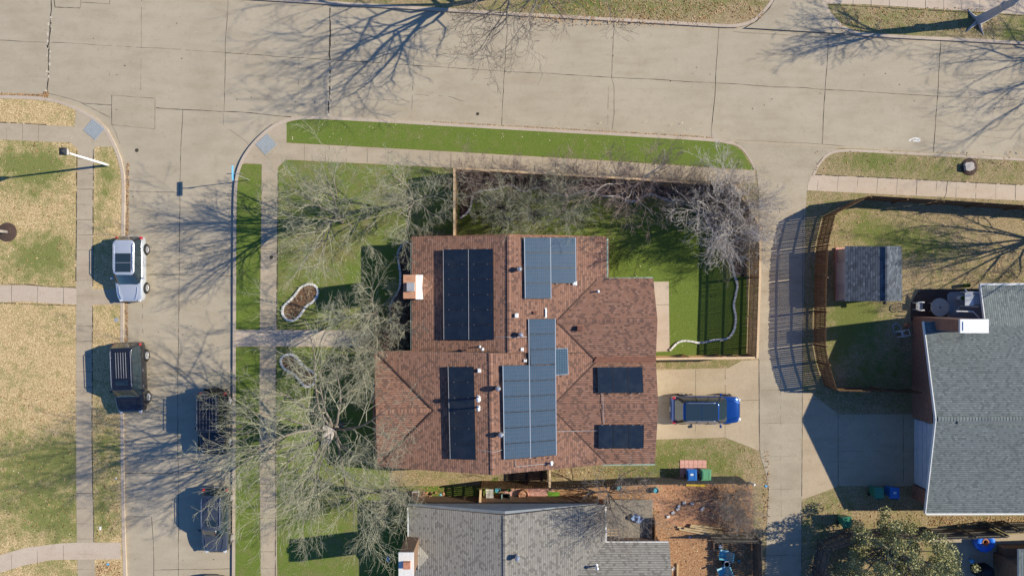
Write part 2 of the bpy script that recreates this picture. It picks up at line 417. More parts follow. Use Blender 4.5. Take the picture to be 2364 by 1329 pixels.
strip(mb, smooth_line([(1690, 328), (1712, 338), (1730, 360), (1745, 390)]), -.16, .0, KZ + .012)
strip(mb, smooth_line([(1872, 405), (1885, 378), (1905, 355), (1935, 344), (2000, 346), (2364, 366), (3300, 419)]), -.2, .0, KZ + .013)
strip(mb, smooth_line(k_n1), -.02, .2, KZ + .014)
strip(mb, smooth_line(k_n2), -.02, .2, KZ + .014)
tag(mb.build('kerb', M['kerb']), kind='structure')

z1 = KZ + .005
# sidewalks and paths
sheet('sidewalk', [(-900, 262), (0, 283), (110, 290), (175, 293), (178, 252), (195, 258), (222, 277), (245, 300), (260, 334), (262, 340), (221, 340), (217, 500), (216, 700), (215, 1000), (218, 1200), (222, 1329), (230, 1900), (190, 1900), (182, 1329), (179, 1200), (178, 1000), (178, 700), (179, 500), (183, 346), (165, 330), (110, 328), (0, 323), (-900, 300)], z1, M['walk'])
sheet('path', [(-300, 668), (0, 658), (60, 658), (120, 663), (179, 665), (179, 702), (120, 700), (60, 695), (0, 697), (-300, 710)], z1 + .004, M['walk_new'])
sheet('path', [(216, 667), (281, 668), (281, 703), (216, 703)], z1 + .004, M['walk'])
sheet('path', [(-300, 1390), (0, 1280), (60, 1262), (140, 1252), (180, 1250), (221, 1250), (281, 1250), (281, 1288), (180, 1289), (120, 1290), (60, 1302), (0, 1320), (-300, 1430)], z1 + .004, M['walk_new'])
sheet('sidewalk', [(558, 384), (576, 352), (604, 318), (640, 290), (663, 281), (663, 331), (1000, 349), (1400, 372), (1742, 395), (1742, 424), (1700, 423), (1400, 408), (1050, 388), (700, 371), (660, 369), (645, 385), (642, 500), (641, 700), (638, 1000), (641, 1329), (646, 1900), (608, 1900), (604, 1329), (600, 1000), (602, 700), (605, 500), (606, 380), (566, 377)], z1, M['walk'])
sheet('path', [(545, 761), (601, 761), (639, 761), (840, 763), (880, 765), (880, 803), (835, 800), (639, 798), (545, 799)], z1 + .004, M['walk_new'])
sheet('sidewalk', [(1866, 403), (2100, 415), (2364, 428), (3300, 480), (3300, 520), (2364, 464), (2100, 452), (1862, 440)], z1, M['walk_new'])
sheet('sidewalk', [(1905, 10), (2000, 12), (2364, 36), (3300, 90), (3300, 40), (2364, -14), (1900, -40)], z1, M['walk_new'])
sheet('alley', [(1697, 329), (1936, 343), (1905, 356), (1882, 385), (1862, 430), (1857, 500), (1851, 900), (1848, 1329), (1845, 1900), (1762, 1900), (1765, 1329), (1770, 1190), (1773, 1130), (1765, 1085), (1754, 1050), (1750, 830), (1753, 560), (1750, 440), (1745, 395), (1733, 368), (1715, 342)], z1 + .008, M['alley'])
sheet('driveway', [(1789, -500), (1789, -2), (1775, 22), (1745, 52), (1720, 66), (1960, 80), (1930, 58), (1905, 27), (1895, 0), (1890, -500)], z1 + .008, M['alley'])
sheet('driveway', [(1510, 852), (1538, 852), (1680, 849), (1712, 831), (1750, 830), (1754, 1040), (1672, 1008), (1510, 1013)], z1 + .004, M['drive'])
sheet('driveway', [(1849, 905), (1870, 905), (1933, 955), (2130, 955), (2130, 1120), (1933, 1120), (1918, 1127), (1849, 1152)], z1 + .004, M['drive'])
sheet('patio', [(1500, 650), (1543, 650), (1545, 810), (1500, 812)], z1 + .004, M['walk_new'])
# lawns of the middle block
vg = patches(.95, [(900, 300, 60, 20, -.15), (950, 320, 60, 20, -.2), (1150, 330, 70, 20, -.15), (700, 290, 30, 20, .1)])
sheet('verge_lawn', [(663, 284), (690, 277), (760, 274), (1000, 288), (1300, 305), (1640, 326), (1690, 336), (1712, 350), (1735, 385), (1740, 393), (1400, 371), (1000, 348), (663, 330)], z1 + .002, M['green'], vg)
sg = patches(.85, [(575, 400, 30, 50, -.3), (575, 900, 30, 100, .05)])
sheet('verge_lawn', [(548, 400), (560, 380), (605, 380), (604, 500), (601, 700), (601, 760), (545, 760), (545, 440)], z1 + .002, M['green'], sg)
sheet('verge_lawn', [(545, 800), (601, 800), (600, 1000), (603, 1329), (607, 1900), (541, 1900), (543, 1329)], z1 + .002, M['green'], sg)
fg = patches(.62, [(760, 560, 90, 60, -.2), (850, 620, 60, 40, .3), (880, 640, 50, 60, .3), (720, 820, 60, 30, .25), (680, 900, 40, 40, .1), (650, 700, 20, 40, .1), (800, 600, 80, 30, -.1)])
sheet('front_lawn', [(643, 388), (661, 370), (1050, 389), (1056, 546), (1000, 560), (1000, 640), (1000, 760), (641, 760), (643, 500)], z1 + .002, M['green'], fg)
sheet('front_lawn', [(640, 800), (835, 801), (900, 804), (900, 1120), (1100, 1120), (1150, 1100), (1150, 1900), (646, 1900), (642, 1329), (639, 1000)], z1 + .002, M['green'], patches(.72, [(800, 1130, 90, 40, -.3), (760, 1260, 60, 40, -.15), (1000, 1110, 80, 20, .1), (900, 1270, 60, 40, .3)]))
bg = patches(.72, [(1480, 690, 130, 120, .55), (1600, 700, 100, 120, .4), (1580, 560, 50, 30, .35), (1250, 520, 200, 40, -.1), (1560, 480, 60, 30, -.25), (1620, 540, 40, 60, .2)])
sheet('back_lawn', [(1058, 400), (1700, 437), (1722, 520), (1722, 820), (1515, 828), (1500, 828), (1395, 640), (1395, 548), (1056, 546)], z1 + .002, M['green'], bg)
sheet('side_lawn', [(1510, 1013), (1672, 1009), (1752, 1045), (1763, 1088), (1768, 1112), (1290, 1112), (1290, 1075), (1400, 1062)], z1 + .002, M['yard'], patches(.35, [(1560, 1040, 70, 40, .6), (1460, 1085, 60, 20, .55), (1650, 1070, 50, 30, .35), (1330, 1090, 60, 20, -.3), (1540, 1090, 60, 20, .3)]))
sheet('verge_lawn', [(1538, 833), (1715, 830), (1680, 848), (1538, 851)], z1 + .002, M['yard'], patches(.5, []))
# planting beds
bed = [(1062, 505), (1082, 492), (1090, 470), (1090, 447), (1115, 440), (1150, 438), (1165, 430), (1182, 425), (1200, 440), (1215, 445), (1230, 435), (1258, 432), (1275, 447), (1300, 454), (1325, 450), (1342, 440), (1368, 440), (1385, 452), (1402, 455), (1430, 453), (1445, 465), (1465, 468), (1485, 452), (1505, 447), (1525, 458), (1550, 466), (1575, 457), (1592, 455), (1608, 464), (1625, 500), (1650, 545), (1674, 578), (1690, 610), (1692, 635), (1703, 660), (1694, 690), (1691, 708), (1699, 735), (1692, 768), (1675, 785), (1645, 783), (1615, 793), (1580, 783), (1560, 791), (1545, 808)]
bedn = bed[:34]
sheet('planting_bed', smooth_line(bedn, 1) + [(1722, 640), (1722, 520), (1697, 440), (1058, 402)], z1 + .008, M['darkmulch'])
hb = [(942, 556), (922, 572), (917, 592), (925, 623), (926, 650), (923, 670), (908, 690), (900, 711), (903, 738), (912, 760)]
sheet('planting_bed', smooth_line(hb, 1) + [(912, 762), (862, 765), (862, 806), (990, 806), (990, 556)], z1 + .013, M['darkmulch'])
def blocks(mb, line, wd, z, h, L=.27):
    P = [G(x, y, z) for x, y in line]; rg = random.Random(len(line)); i = 0; cur = P[0]
    while i < len(P) - 1:
        need = L * rg.uniform(.85, 1.15); j = i; p = cur
        while j < len(P) - 1 and (P[j + 1] - cur).length < need: j += 1
        if j >= len(P) - 1: nx = P[-1]; j = len(P) - 1
        else:
            d = P[j + 1] - cur; nx = cur + d.normalized() * need
        if (nx - cur).length > .05:
            d = (nx - cur); c = (nx + cur) / 2
            mb.box((c.x + rg.uniform(-.01, .01), c.y + rg.uniform(-.01, .01), z + h / 2), (d.length - .018, wd * rg.uniform(.88, 1.1), h * rg.uniform(.85, 1.12)), rz=math.atan2(d.y, d.x) + rg.uniform(-.06, .06))
        cur = nx; i = j
def edging(name, line, label, closed=False):
    mb = MB(); blocks(mb, smooth_line(line, 2, closed), .14, KZ, .11)
    o = mb.build(name, M['edging'], bevel=.012); return tag(o, label, 'edging')
edging('bed_edging', bed, 'long wavy white stone edging bordering the fenced back lawn')
edging('bed_edging', hb, 'short curved pale edging in front of the brick chimney bed')
p1 = [(718.7, 652.7), (735.6, 663.5), (737, 680), (725.5, 697), (708.5, 704), (695, 728), (681, 741), (664.5, 739.7), (652.6, 724.5), (654, 707.5), (671, 694), (685, 680), (695, 662)]
p2 = [(668, 815), (685, 821), (695, 836), (708, 850), (725, 856), (732, 870), (727, 886), (714, 893), (700, 888), (692, 873), (678, 860), (658, 851), (650, 840), (650, 824)]
rnd = random.Random(5)
for pp, lb in ((p1, 'kidney shaped flower bed with white edging north of the front path'), (p2, 'kidney shaped flower bed with white edging south of the front path')):
    c = G(sum(p[0] for p in pp) / len(pp), sum(p[1] for p in pp) / len(pp), KZ)
    t = empty('flower_bed', c, 0, lb, 'flower bed', 'kidney flower beds in the front lawn')
    loc = lambda o: (setattr(o, 'matrix_parent_inverse', Matrix.Translation(-c)))
    sp = smooth_line(pp, 2, True); mb = MB(); blocks(mb, sp + [sp[0]], .16, KZ, .12, .2); o = mb.build('edging', M['edging'], t, bevel=.012); loc(o)
    o = sheet('soil', smooth_line(pp, 2, True), KZ + .06, M['mulch'], parent=t); loc(o); del o['kind']
    mb = MB()
    xs = [p[0] for p in pp]; ys = [p[1] for p in pp]
    for k in range(150):
        a, b = rnd.choice(pp), rnd.choice(pp); u = rnd.uniform(.3, .7)
        p = G(a[0] * u + b[0] * (1 - u), a[1] * u + b[1] * (1 - u), KZ + .06)
        e = p + Vector((rnd.uniform(-.14, .14), rnd.uniform(-.14, .14), rnd.uniform(.05, .22)))
        mb.tube([p, (p + e) / 2 + Vector((rnd.uniform(-.03, .03), 0, .03)), e], [.012, .01, .006], 3)
    o = mb.build('dry_plants', M['twig'], t); loc(o); o['kind'] = 'stuff'

# ------------------------------------------------------------ slab joints, cracks, patches
rj = random.Random(11)
jm = MB()
def joint(pts, wd=.035, z=.004, jit=.05, gaps=0.0, m=jm, step=.35):
    P = [G(x, y, z) for x, y in pts]
    for a, b in zip(P[:-1], P[1:]):
        L = (b - a).length; n = max(1, int(L / step)); d = (b - a) / n; nn = Vector((-d.y, d.x, 0)).normalized()
        off = 0; prev = None
        for i in range(n + 1):
            off = off * .8 + rj.uniform(-jit, jit) * .35
            w_ = wd * rj.uniform(.35, 1.25)
            c = a + d * i + nn * (off if 0 < i < n else 0)
            cur = (c - nn * w_ / 2, c + nn * w_ / 2)
            if prev and rj.random() > gaps: m.add([prev[0], prev[1], cur[1], cur[0]], [(0, 3, 2, 1)])
            prev = cur
F_ = dict(wd=.018, gaps=.25, jit=.03)
joint([(-300, 85), (0, 93), (165, 100)], .03); joint([(165, 100), (520, 122)], .02, gaps=.15)
joint([(520, 122), (760, 138), (1165, 165), (1415, 179), (1652, 192), (1905, 207), (2165, 222)], .035)
joint([(2165, 222), (2364, 232), (2800, 258)], .02, gaps=.2)
joint([(120, -30), (118, 0), (113, 120), (109, 226)], .10, jit=.12)
joint([(327, -20), (326, 100), (324, 220)], **F_)
joint([(526, -5), (520, 122), (517, 258)], .035)
joint([(762, 18), (762, 138), (758, 268)], .11, jit=.12)
joint([(958, 60), (950, 265)], **F_)
joint([(690, 135), (688, 220)], **F_)
joint([(1173, 40), (1165, 165), (1158, 290)], .04); joint([(1418, 50), (1412, 180), (1417, 196), (1418, 262), (1413, 300)], .035)
joint([(1405, 200), (1403, 290)], **F_)
joint([(1660, 65), (1652, 192), (1642, 316)], .045); joint([(1912, 88), (1905, 207), (1898, 332)], .045); joint([(2172, 92), (2165, 222), (2156, 352)], .045)
joint([(2430, 105), (2420, 235), (2412, 366)], .04)
joint([(360, 249), (420, 253), (590, 262), (672, 270)], .05); joint([(190, 238), (258, 243)], .05)
joint([(258, 220), (358, 227)], .025); joint([(358, 227), (357, 298)], .03); joint([(357, 298), (258, 288)], .02); joint([(258, 288), (258, 220)], .035)
joint([(113, 216), (185, 236), (228, 258), (256, 272)], .03, gaps=.2); joint([(258, 288), (268, 308), (277, 332)], .025)
joint([(125, 0), (127, 17), (185, 19), (188, -10)], .045); joint([(188, 6), (253, 9), (254, -10)], .025)
joint([(1700, 323), (1765, 326), (1898, 333), (1950, 337)], .02, z=.006); joint([(1690, 73), (1765, 78), (1910, 87)], .02)
joint([(422, 254), (419, 312), (418, 330), (415, 440), (412, 760), (410, 1000), (413, 1100), (412, 1260), (415, 1500)], .035)
joint([(290, 441), (415, 445)], .03); joint([(345, 633), (540, 637)], .03); joint([(345, 863), (538, 860)], .025)
joint([(286, 1092), (400, 1091), (537, 1088)], .045); joint([(290, 1192), (350, 1192), (354, 1260), (357, 1400)], .035); joint([(356, 1315), (536, 1312)], .03)
joint([(329, 700), (330, 770), (328, 860)], .02, gaps=.4); joint([(515, 260), (516, 290), (560, 320), (575, 335)], **F_)
joint([(800, 222), (860, 230), (930, 232)], .02, gaps=.5); joint([(955, 218), (1035, 223), (1070, 234)], .03, gaps=.3, jit=.1); joint([(925, 228), (945, 236)], .03)
joint([(2160, 312), (2190, 308), (2364, 322)], .012, gaps=.5)
tag(jm.build('street_joints', M['joint']), kind='structure')
# scores across walks and drives, on their own heights
jw = MB()
def scores(line_a, line_b, n, z, wd=.016, skip=0):
    for i in range(n):
        t = (i + .5) / n
        a = (line_a[0][0] + (line_a[1][0] - line_a[0][0]) * t, line_a[0][1] + (line_a[1][1] - line_a[0][1]) * t)
        b = (line_b[0][0] + (line_b[1][0] - line_b[0][0]) * t, line_b[0][1] + (line_b[1][1] - line_b[0][1]) * t)
        joint([a, b], wd * rj.choice((.7, 1, 1.8)), z, .01, .08, jw)
zs = z1 + .005
scores(((180, 350), (178, 1329)), ((219, 350), (219, 1329)), 28, zs)
scores(((0, 285), (110, 290)), ((0, 322), (110, 328)), 3, zs)
scores(((642, 400), (640, 1329)), ((603, 400), (602, 1329)), 24, zs + .005)
scores(((680, 333), (1740, 394)), ((680, 370), (1740, 423)), 22, zs)
scores(((1866, 403), (2364, 428)), ((1862, 440), (2364, 464)), 11, zs)
scores(((1905, 12), (2364, 36)), ((1905, -25), (2364, -14)), 11, zs)
scores(((0, 658), (179, 664)), ((0, 697), (179, 702)), 3, zs + .005); scores(((0, 1281), (179, 1251)), ((0, 1320), (179, 1289)), 3, zs + .005)
joint([(2185, 418), (2183, 435), (2178, 458)], .06, zs + .002, .1, 0, jw)
for k, y in enumerate(range(520, 1329, 76)): joint([(1756, y), (1850, y - 2)], .014, z1 + .013, .01, .2, jw)
joint([(1852, 480), (1851, 900), (1848, 1329)], .03, z1 + .014, .02, .1, jw); joint([(1798, 480), (1800, 900), (1803, 1329)], .012, z1 + .014, .01, .5, jw)
joint([(1751, 830), (1752, 1040)], .04, z1 + .014, .02, 0, jw); joint([(1673, 850), (1673, 1008)], .02, zs + .005, .01, .1, jw)
joint([(1515, 930), (1752, 922)], .02, zs + .005, .02, .2, jw); joint([(1605, 852), (1604, 1008)], .012, zs + .005, .01, .3, jw)
joint([(1933, 955), (1933, 1120)], .03, zs + .005, .01, 0, jw); joint([(1852, 920), (2120, 922)], .015, zs + .005, .01, .4, jw)
joint([(1933, 1040), (2110, 1040)], .015, zs + .005, .01, .2, jw); joint([(2083, 958), (2083, 1110)], .03, zs + .005, .01, 0, jw)
joint([(1513, 703), (1544, 703)], .02, zs + .005, .01, 0, jw)
tag(jw.build('walk_joints', M['joint']), kind='structure')
# dark overgrown edges of walks
je = MB()
for ln in ([(218, 345), (217, 660)], [(216, 706), (215, 1000), (219, 1248)], [(110, 289), (0, 283)], [(180, 350), (178, 655)], [(1870, 403), (2364, 428)], [(643, 390), (640, 760)], [(639, 800), (637, 1329)], [(0, 656), (60, 656), (120, 661), (178, 664)], [(0, 699), (178, 705)], [(1905, 12), (2364, 38)]):
    joint(ln, .06, KZ + .012, .02, .12, je, .2)
tag(je.build('walk_edge_soil', M['joint']), kind='structure')
# spalled pale concrete beside the two wide joints
js = MB()
for ln in ([(117, 20), (112, 120), (108, 222)], [(765, 140), (759, 265)]):
    for k in range(26):
        t = rj.random(); i = min(int(t * (len(ln) - 1)), len(ln) - 2); u = rj.random()
        c = G(ln[i][0] * (1 - u) + ln[i + 1][0] * u + rj.choice((-3, 3)) + rj.uniform(-1.5, 1.5), ln[i][1] * (1 - u) + ln[i + 1][1] * u, .006)
        r = rj.uniform(.04, .13); n = 7
        js.add([c + Vector((math.cos(6.283 * q / n) * r * rj.uniform(.5, .9), math.sin(6.283 * q / n) * r * rj.uniform(.7, 1.5), 0)) for q in range(n)], [tuple(range(n))])
tag(js.build('spalled_concrete', M['spall']), kind='structure')
# new square of concrete let into the street, and the white paint squiggle
sheet('street_patch', [(259, 221), (357, 228), (356, 297), (259, 287)], .002, concrete('patch_concrete', (.44, .38, .28), .14))
mb = MB(); joint([(2099, 326), (2104, 321), (2113, 319), (2124, 321), (2122, 326), (2108, 325)], .11, .005, .05, 0, mb, .1)
tag(mb.build('paint_mark', M['white']), 'short white painted scribble on the concrete street', 'road marking')
# ------------------------------------------------------------ buildings
class Roof:
    """slopes with a uv map in metres: u along the eave, v up the slope"""
    def __init__(s): s.v = []; s.f = []; s.u = []; s.m = []
    def slope(s, pts, thk=.14, trim=True):
        """pts 3D, first edge is the eave; polygon may have 3..6 points"""
        P = [Vector(p) for p in pts]
        nr = Vector((0, 0, 0))
        for i in range(len(P)): nr += (P[i] - P[0]).cross(P[(i + 1) % len(P)] - P[0])
        if nr.z < 0:
            P = [P[1], P[0]] + P[:1:-1]; nr = -nr
        nr.normalize()
        e = (P[1] - P[0]).normalized(); vv = nr.cross(e)
        b = len(s.v); n = len(P); off = (P[0].x * 1.7 + P[0].y * 2.3) % 5
        s.v += [tuple(p) for p in P] + [tuple(p - Vector((0, 0, thk))) for p in P]
        uvs = [((p - P[0]).dot(e) + off, (p - P[0]).dot(vv)) for p in P]
        s.f.append(list(range(b, b + n))); s.u.append(uvs); s.m.append(0)
        s.f.append([b + n + i for i in range(n)][::-1]); s.u.append([(0, 0)] * n); s.m.append(1)
        for i in range(n):
            j = (i + 1) % n
            s.f.append([b + i, b + n + i, b + n + j, b + j]); s.u.append([(0, 0)] * 4); s.m.append(1)
    def build(s, name, m, trim, parent):
        me = bpy.data.meshes.new(name); me.from_pydata(s.v, [], s.f)
        uv = me.uv_layers.new(name='uv'); k = 0
        for u in s.u:
            for q in u: uv.data[k].uv = q; k += 1
        me.materials.append(m); me.materials.append(trim)
        me.polygons.foreach_set('material_index', s.m); me.update()
        o = bpy.data.objects.new(name, me); col.objects.link(o); o.parent = parent
        return o
def ridge_cap(r, pts, wd=.14):
    """overlapping ridge shingles"""
    P = [Vector(p) for p in pts]
    for a, b in zip(P[:-1], P[1:]):
        d = (b - a); L = d.length; n = max(1, int(L / .2)); d /= L
        sd = Vector((-d.y, d.x, 0)).normalized()
        for i in range(n):
            p = a + d * (L * i / n); q = a + d * (L * (i + 1) / n)
            up0 = Vector((0, 0, .035)); up1 = Vector((0, 0, .018)); dn = Vector((0, 0, -.035))
            for sg in (1, -1):
                k = len(r.v)
                r.v += [tuple(p + up0), tuple(q + up1), tuple(q + sd * sg * wd + dn + up1), tuple(p + sd * sg * wd + dn + up0)]
                f = [k, k + 1, k + 2, k + 3]
                if sg == 1: f = f[::-1]
                u0 = (hash((i, round(a.x, 1))) % 97) * .3 + .05
                r.f.append(f); r.u.append([(u0, .05), (u0 + .2, .05), (u0 + .2, .12), (u0, .12)]); r.m.append(0)
def rel(o, root):
    if o.parent == root: o.matrix_parent_inverse = Matrix.Translation(-root.location)
    return o
def wallbox(mb, x0, y0, x1, y1, h, z0=None):
    a = G(x0, y0); b = G(x1, y1)
    mb.prism([(a.x, a.y), (b.x, a.y), (b.x, b.y), (a.x, b.y)], KZ if z0 is None else z0, h)
def gable_end(mb, a, b, apex, t=.15, axis='x'):
    """triangular wall piece between 3D points"""
    d = Vector((t, 0, 0)) if axis == 'x' else Vector((0, t, 0))
    v = [Vector(a), Vector(b), Vector(apex)]
    mb.add(v + [p + d for p in v], [(0, 1, 2), (5, 4, 3), (0, 3, 4, 1), (1, 4, 5, 2), (2, 5, 3, 0)])
def window(parent, root, c, wdt, hgt, face):
    """face: unit vector outward; c centre on the wall"""
    f = Vector(face); s = Vector((-f.y, f.x, 0)); c = Vector(c)
    mb = MB()
    for sg in (-1, 1):
        mb.bar(c + s * sg * wdt / 2 - Vector((0, 0, hgt / 2 + .03)), c + s * sg * wdt / 2 + Vector((0, 0, hgt / 2 + .03)), .07, .07)
        mb.bar(c - s * (wdt / 2 - .035) + Vector((0, 0, sg * hgt / 2)), c + s * (wdt / 2 - .035) + Vector((0, 0, sg * hgt / 2)), .065, .065)
    mb.bar(c - s * (wdt / 2 - .035), c + s * (wdt / 2 - .035), .05, .04)
    o = rel(mb.build('window', M['white'], parent), root)
    g = MB(); g.box(c, (abs(f.x) * .03 + abs(s.x) * (wdt - .05), abs(f.y) * .03 + abs(s.y) * (wdt - .05), hgt - .05))
    q = g.build('pane', M['glass'], o)
    return o
rb = random.Random(3)

# ---- the middle house, red brown shingles
hc = G(1180, 820, KZ)
house = empty('brick_house', hc, 0, 'sprawling house under a red brown shingle roof carrying solar panels', 'house')
rr = Roof()
EZ = 2.5
rr.slope([W(950, 546, EZ), W(950, 812, EZ), W(1133, 812, 4.04), W(1176, 814, 4.4), W(1175, 545, 4.4)])
rr.slope([W(865, 811, EZ), W(871, 1077, EZ), W(1137, 1096, 4.55), W(1133, 813.5, 4.55)])
rr.slope([W(1401, 546, 2.47), W(1401, 814, 2.47), W(1176, 814, 4.4), W(1175, 545, 4.4)])
rr.slope([W(1401, 815.5, 2.5), W(1402, 1071, 2.5), W(1137, 1096, 4.55), W(1133, 814.5, 4.55)])
rr.slope([W(1330, 641, 2.6), W(1508, 642, 2.6), W(1518, 739, 3.5), W(1283, 742, 3.5)])
rr.slope([W(1300, 829, 2.75), W(1514, 829, 2.72), W(1518, 739, 3.5), W(1283, 742, 3.5)])
rr.slope([W(1300, 829, 2.66), W(1514, 830, 2.66), W(1520, 936, 3.5), W(1262, 940, 3.5)])
rr.slope([W(1360, 1072, 2.5), W(1512, 1070, 2.5), W(1520, 936, 3.5), W(1262, 940, 3.5)])
rr.slope([W(865, 810, 2.5), W(950, 809, 2.5), W(1003, 808.5, 2.5), W(1003, 947, 3.5), W(867, 950, 3.5)])
rr.slope([W(1003, 1077, 2.52), W(871, 1078, 2.52), W(867, 950, 3.5), W(1003, 947, 3.5)])
ridge_cap(rr, [W(1175.5, 546, 4.41), W(1176, 814, 4.41)]); ridge_cap(rr, [W(1133, 815, 4.56), W(1137, 1095, 4.56)])
ridge_cap(rr, [W(868, 950, 3.51), W(999, 947, 3.51)]); ridge_cap(rr, [W(1517, 739, 3.51), W(1285, 742, 3.51)]); ridge_cap(rr, [W(1519, 936, 3.51), W(1268, 940, 3.51)])
roof = rel(rr.build('roof', M['sh_red'], M['green_trim'], house), house)
vmat = mottled('dark_valley', (.05, .03, .025), (.10, .06, .05), 8, .9, .1)
for pts in ([W(1001, 946.5, 3.56), W(869, 813, 2.57)], [W(1001, 946.5, 3.56), W(873, 1074, 2.57)], [W(1285, 741, 3.5), W(1378, 645, 2.66)], [W(1285, 742, 3.5), W(1372, 828, 2.78)], [W(1272, 941, 3.5), W(1400, 1069, 2.52)], [W(1272, 939, 3.5), W(1378, 833, 2.7)]):
    mb = MB(); mb.bar(pts[0] + Vector((0, 0, .0)), pts[1] + Vector((0, 0, .0)), .09, .05); rel(mb.build('valley', vmat, roof), house)
mb = MB()
fl = [W(1378, 823, 2.84), W(1514, 824, 2.83), W(1514, 836, 2.83), W(1370, 836, 2.84)]
mb.add(fl + [p - Vector((0, 0, .1)) for p in fl], [(0, 1, 2, 3), (7, 6, 5, 4), (0, 4, 5, 1), (1, 5, 6, 2), (2, 6, 7, 3), (3, 7, 4, 0)])
rel(mb.build('valley_flashing', mottled('brown_flashing', (.16, .07, .045), (.24, .11, .075), 5, .8, .1), roof), house)
mb = MB()
for a, b, c, d in ((968, 556, 1395, 1046), (880, 822, 968, 1046)): wallbox(mb, a, b, c, d, 2.36)
wallbox(mb, 1395.1, 655, 1492, 1042, 2.4)
gable_end(mb, G(1140, 556, 2.36) + Vector((-5.2, 0, 0)), G(1140, 556, 2.36) + Vector((7.6, 0, 0)), G(1175, 556, 4.15), .15, 'y')
gable_end(mb, G(882, 830, 2.36), G(882, 1046, 2.36), G(882, 937, 3.3), .15)
gable_end(mb, G(1488, 655, 2.4), G(1488, 812, 2.4), G(1488, 733, 3.25), .15)
gable_end(mb, G(1488, 822, 2.4), G(1488, 1040, 2.4), G(1488, 921, 3.25), .15)
gable_end(mb, G(900, 1046, 2.36), G(1378, 1046, 2.36), G(1140, 1046, 4.3), .15, 'y')
rel(mb.build('wall', M['brick'], house), house)
for (x, y, wd, hh, fc) in ((965, 600, 1.6, 1.4, (-1, 0, 0)), (965, 720, 1.2, 1.4, (-1, 0, 0)), (877, 900, 1.8, 1.4, (-1, 0, 0)), (1495, 700, 1.8, 1.4, (1, 0, 0)), (1250, 553, 1.6, 1.1, (0, 1, 0)), (1050, 1049, 1.4, 1.1, (0, -1, 0))):
    window(house, house, G(x, y, 1.5), wd, hh, fc)
mb = MB(); mb.box(G(1495, 935, 1.2), (.08, 4.9, 2.1)); gd = rel(mb.build('garage_door', M['white'], house), house)
# gutters
for a, b in (((950, 560, 2.42), (950, 632, 2.42)), ((950, 692, 2.42), (950, 808, 2.42)), ((1402, 550, 2.4), (1402, 640, 2.4)), ((1376, 643, 2.5), (1508, 641, 2.5)), ((1390, 1072, 2.44), (1512, 1071, 2.44))):
    mb = MB(); p, q = W(*a), W(*b); mb.bar(p, q, .11, .1)
    rel(mb.build('gutter', M['green_trim'], house), house)
# brick chimney on the west wall
ch = MB(); zc = 4.3
def box_top(mb, x0, y0, x1, y1, zt, zb, mi=0):
    a = W(x0, y0, zt); b = W(x1, y1, zt)
    mb.prism([(a.x, a.y), (b.x, a.y), (b.x, b.y), (a.x, b.y)], zb, zt, mi)
box_top(ch, 931, 634, 959, 689, zc, KZ)
chim = rel(ch.build('chimney', M['brick_tan'], house), house)
c2 = MB(); box_top(c2, 939, 652, 956, 672, zc + .28, zc - .1); rel(c2.build('flue', M['grey_metal'], chim), house)
c2 = MB(); box_top(c2, 959.6, 634, 971, 691, zc - .25, 2.4); rel(c2.build('flashing', M['flash'], chim), house)
c2 = Roof(); c2.slope([W(973, 632, 2.8), W(973, 662, 3.35), W(1001, 660, 3.05)], .1); c2.slope([W(973, 692, 2.8), W(973, 662, 3.35), W(1001, 660, 3.05)], .1)
rel(c2.build('cricket', M['sh_red'], M['sh_red'], chim), house)

# roof heights of the middle house at a photo pixel
def plane(p0, p1, p2):
    n = (p1 - p0).cross(p2 - p0)
    def f(px, py):
        # intersect the view ray of the pixel with the plane
        d = W(px, py, 1.0) - Vector((0, 0, H)); o = Vector((0, 0, H))
        t = n.dot(p0 - o) / n.dot(d)
        return o + d * t
    return f
P_NW = plane(W(950, 546, EZ), W(950, 812, EZ), W(1175, 545, 4.4))
P_SW = plane(W(865, 811, EZ), W(871, 1077, EZ), W(1133, 813.5, 4.55))
P_NE = plane(W(1401, 546, 2.47), W(1401, 814, 2.47), W(1175, 545, 4.4))
P_SE = plane(W(1401, 815.5, 2.5), W(1402, 1071, 2.5), W(1133, 814.5, 4.55))
P_BN = plane(W(1300, 829, 2.66), W(1514, 830, 2.66), W(1520, 936, 3.5))
P_BS = plane(W(1360, 1072, 2.5), W(1512, 1070, 2.5), W(1520, 936, 3.5))
P_AS = plane(W(1300, 829, 2.75), W(1514, 829, 2.72), W(1518, 739, 3.5))
P_AN = plane(W(1330, 641, 2.6), W(1508, 642, 2.6), W(1518, 739, 3.5))

def glassmat(name, c, rough, grid=False, gc=(.35, .4, .42), cell=(.16, .16)):
    m, n, b = newmat(name); uv = ND(n, 'ShaderNodeUVMap', uv_map='uv').outputs[0]
    br = ND(n, 'ShaderNodeTexBrick'); br.offset = 0; br.inputs['Scale'].default_value = 1
    br.inputs['Brick Width'].default_value = cell[0]; br.inputs['Row Height'].default_value = cell[1]; br.inputs['Mortar Size'].default_value = .004 if not grid else .006
    br.inputs['Color1'].default_value = (*c, 1); br.inputs['Color2'].default_value = (*[x * 1.12 for x in c], 1)
    br.inputs['Mortar'].default_value = (*(gc if grid else [x * 1.8 for x in c]), 1)
    n.links.new(uv, br.inputs['Vector'])
    v = opos(n)
    cc = mixc(n, ramp(n, noise(n, 1.4, 5, .65, v), [(.45, (0, 0, 0)), (.8, (.25, .25, .25))]), br.outputs['Color'], (.07, .085, .09))
    n.links.new(cc, b.inputs['Base Color']); b.inputs['Roughness'].default_value = rough
    b.inputs['Specular IOR Level'].default_value = .5
    b.inputs['Coat Weight'].default_value = .5; b.inputs['Coat Roughness'].default_value = .03
    return m
M['pv_black'] = glassmat('black_solar_glass', (.012, .018, .028), .25)
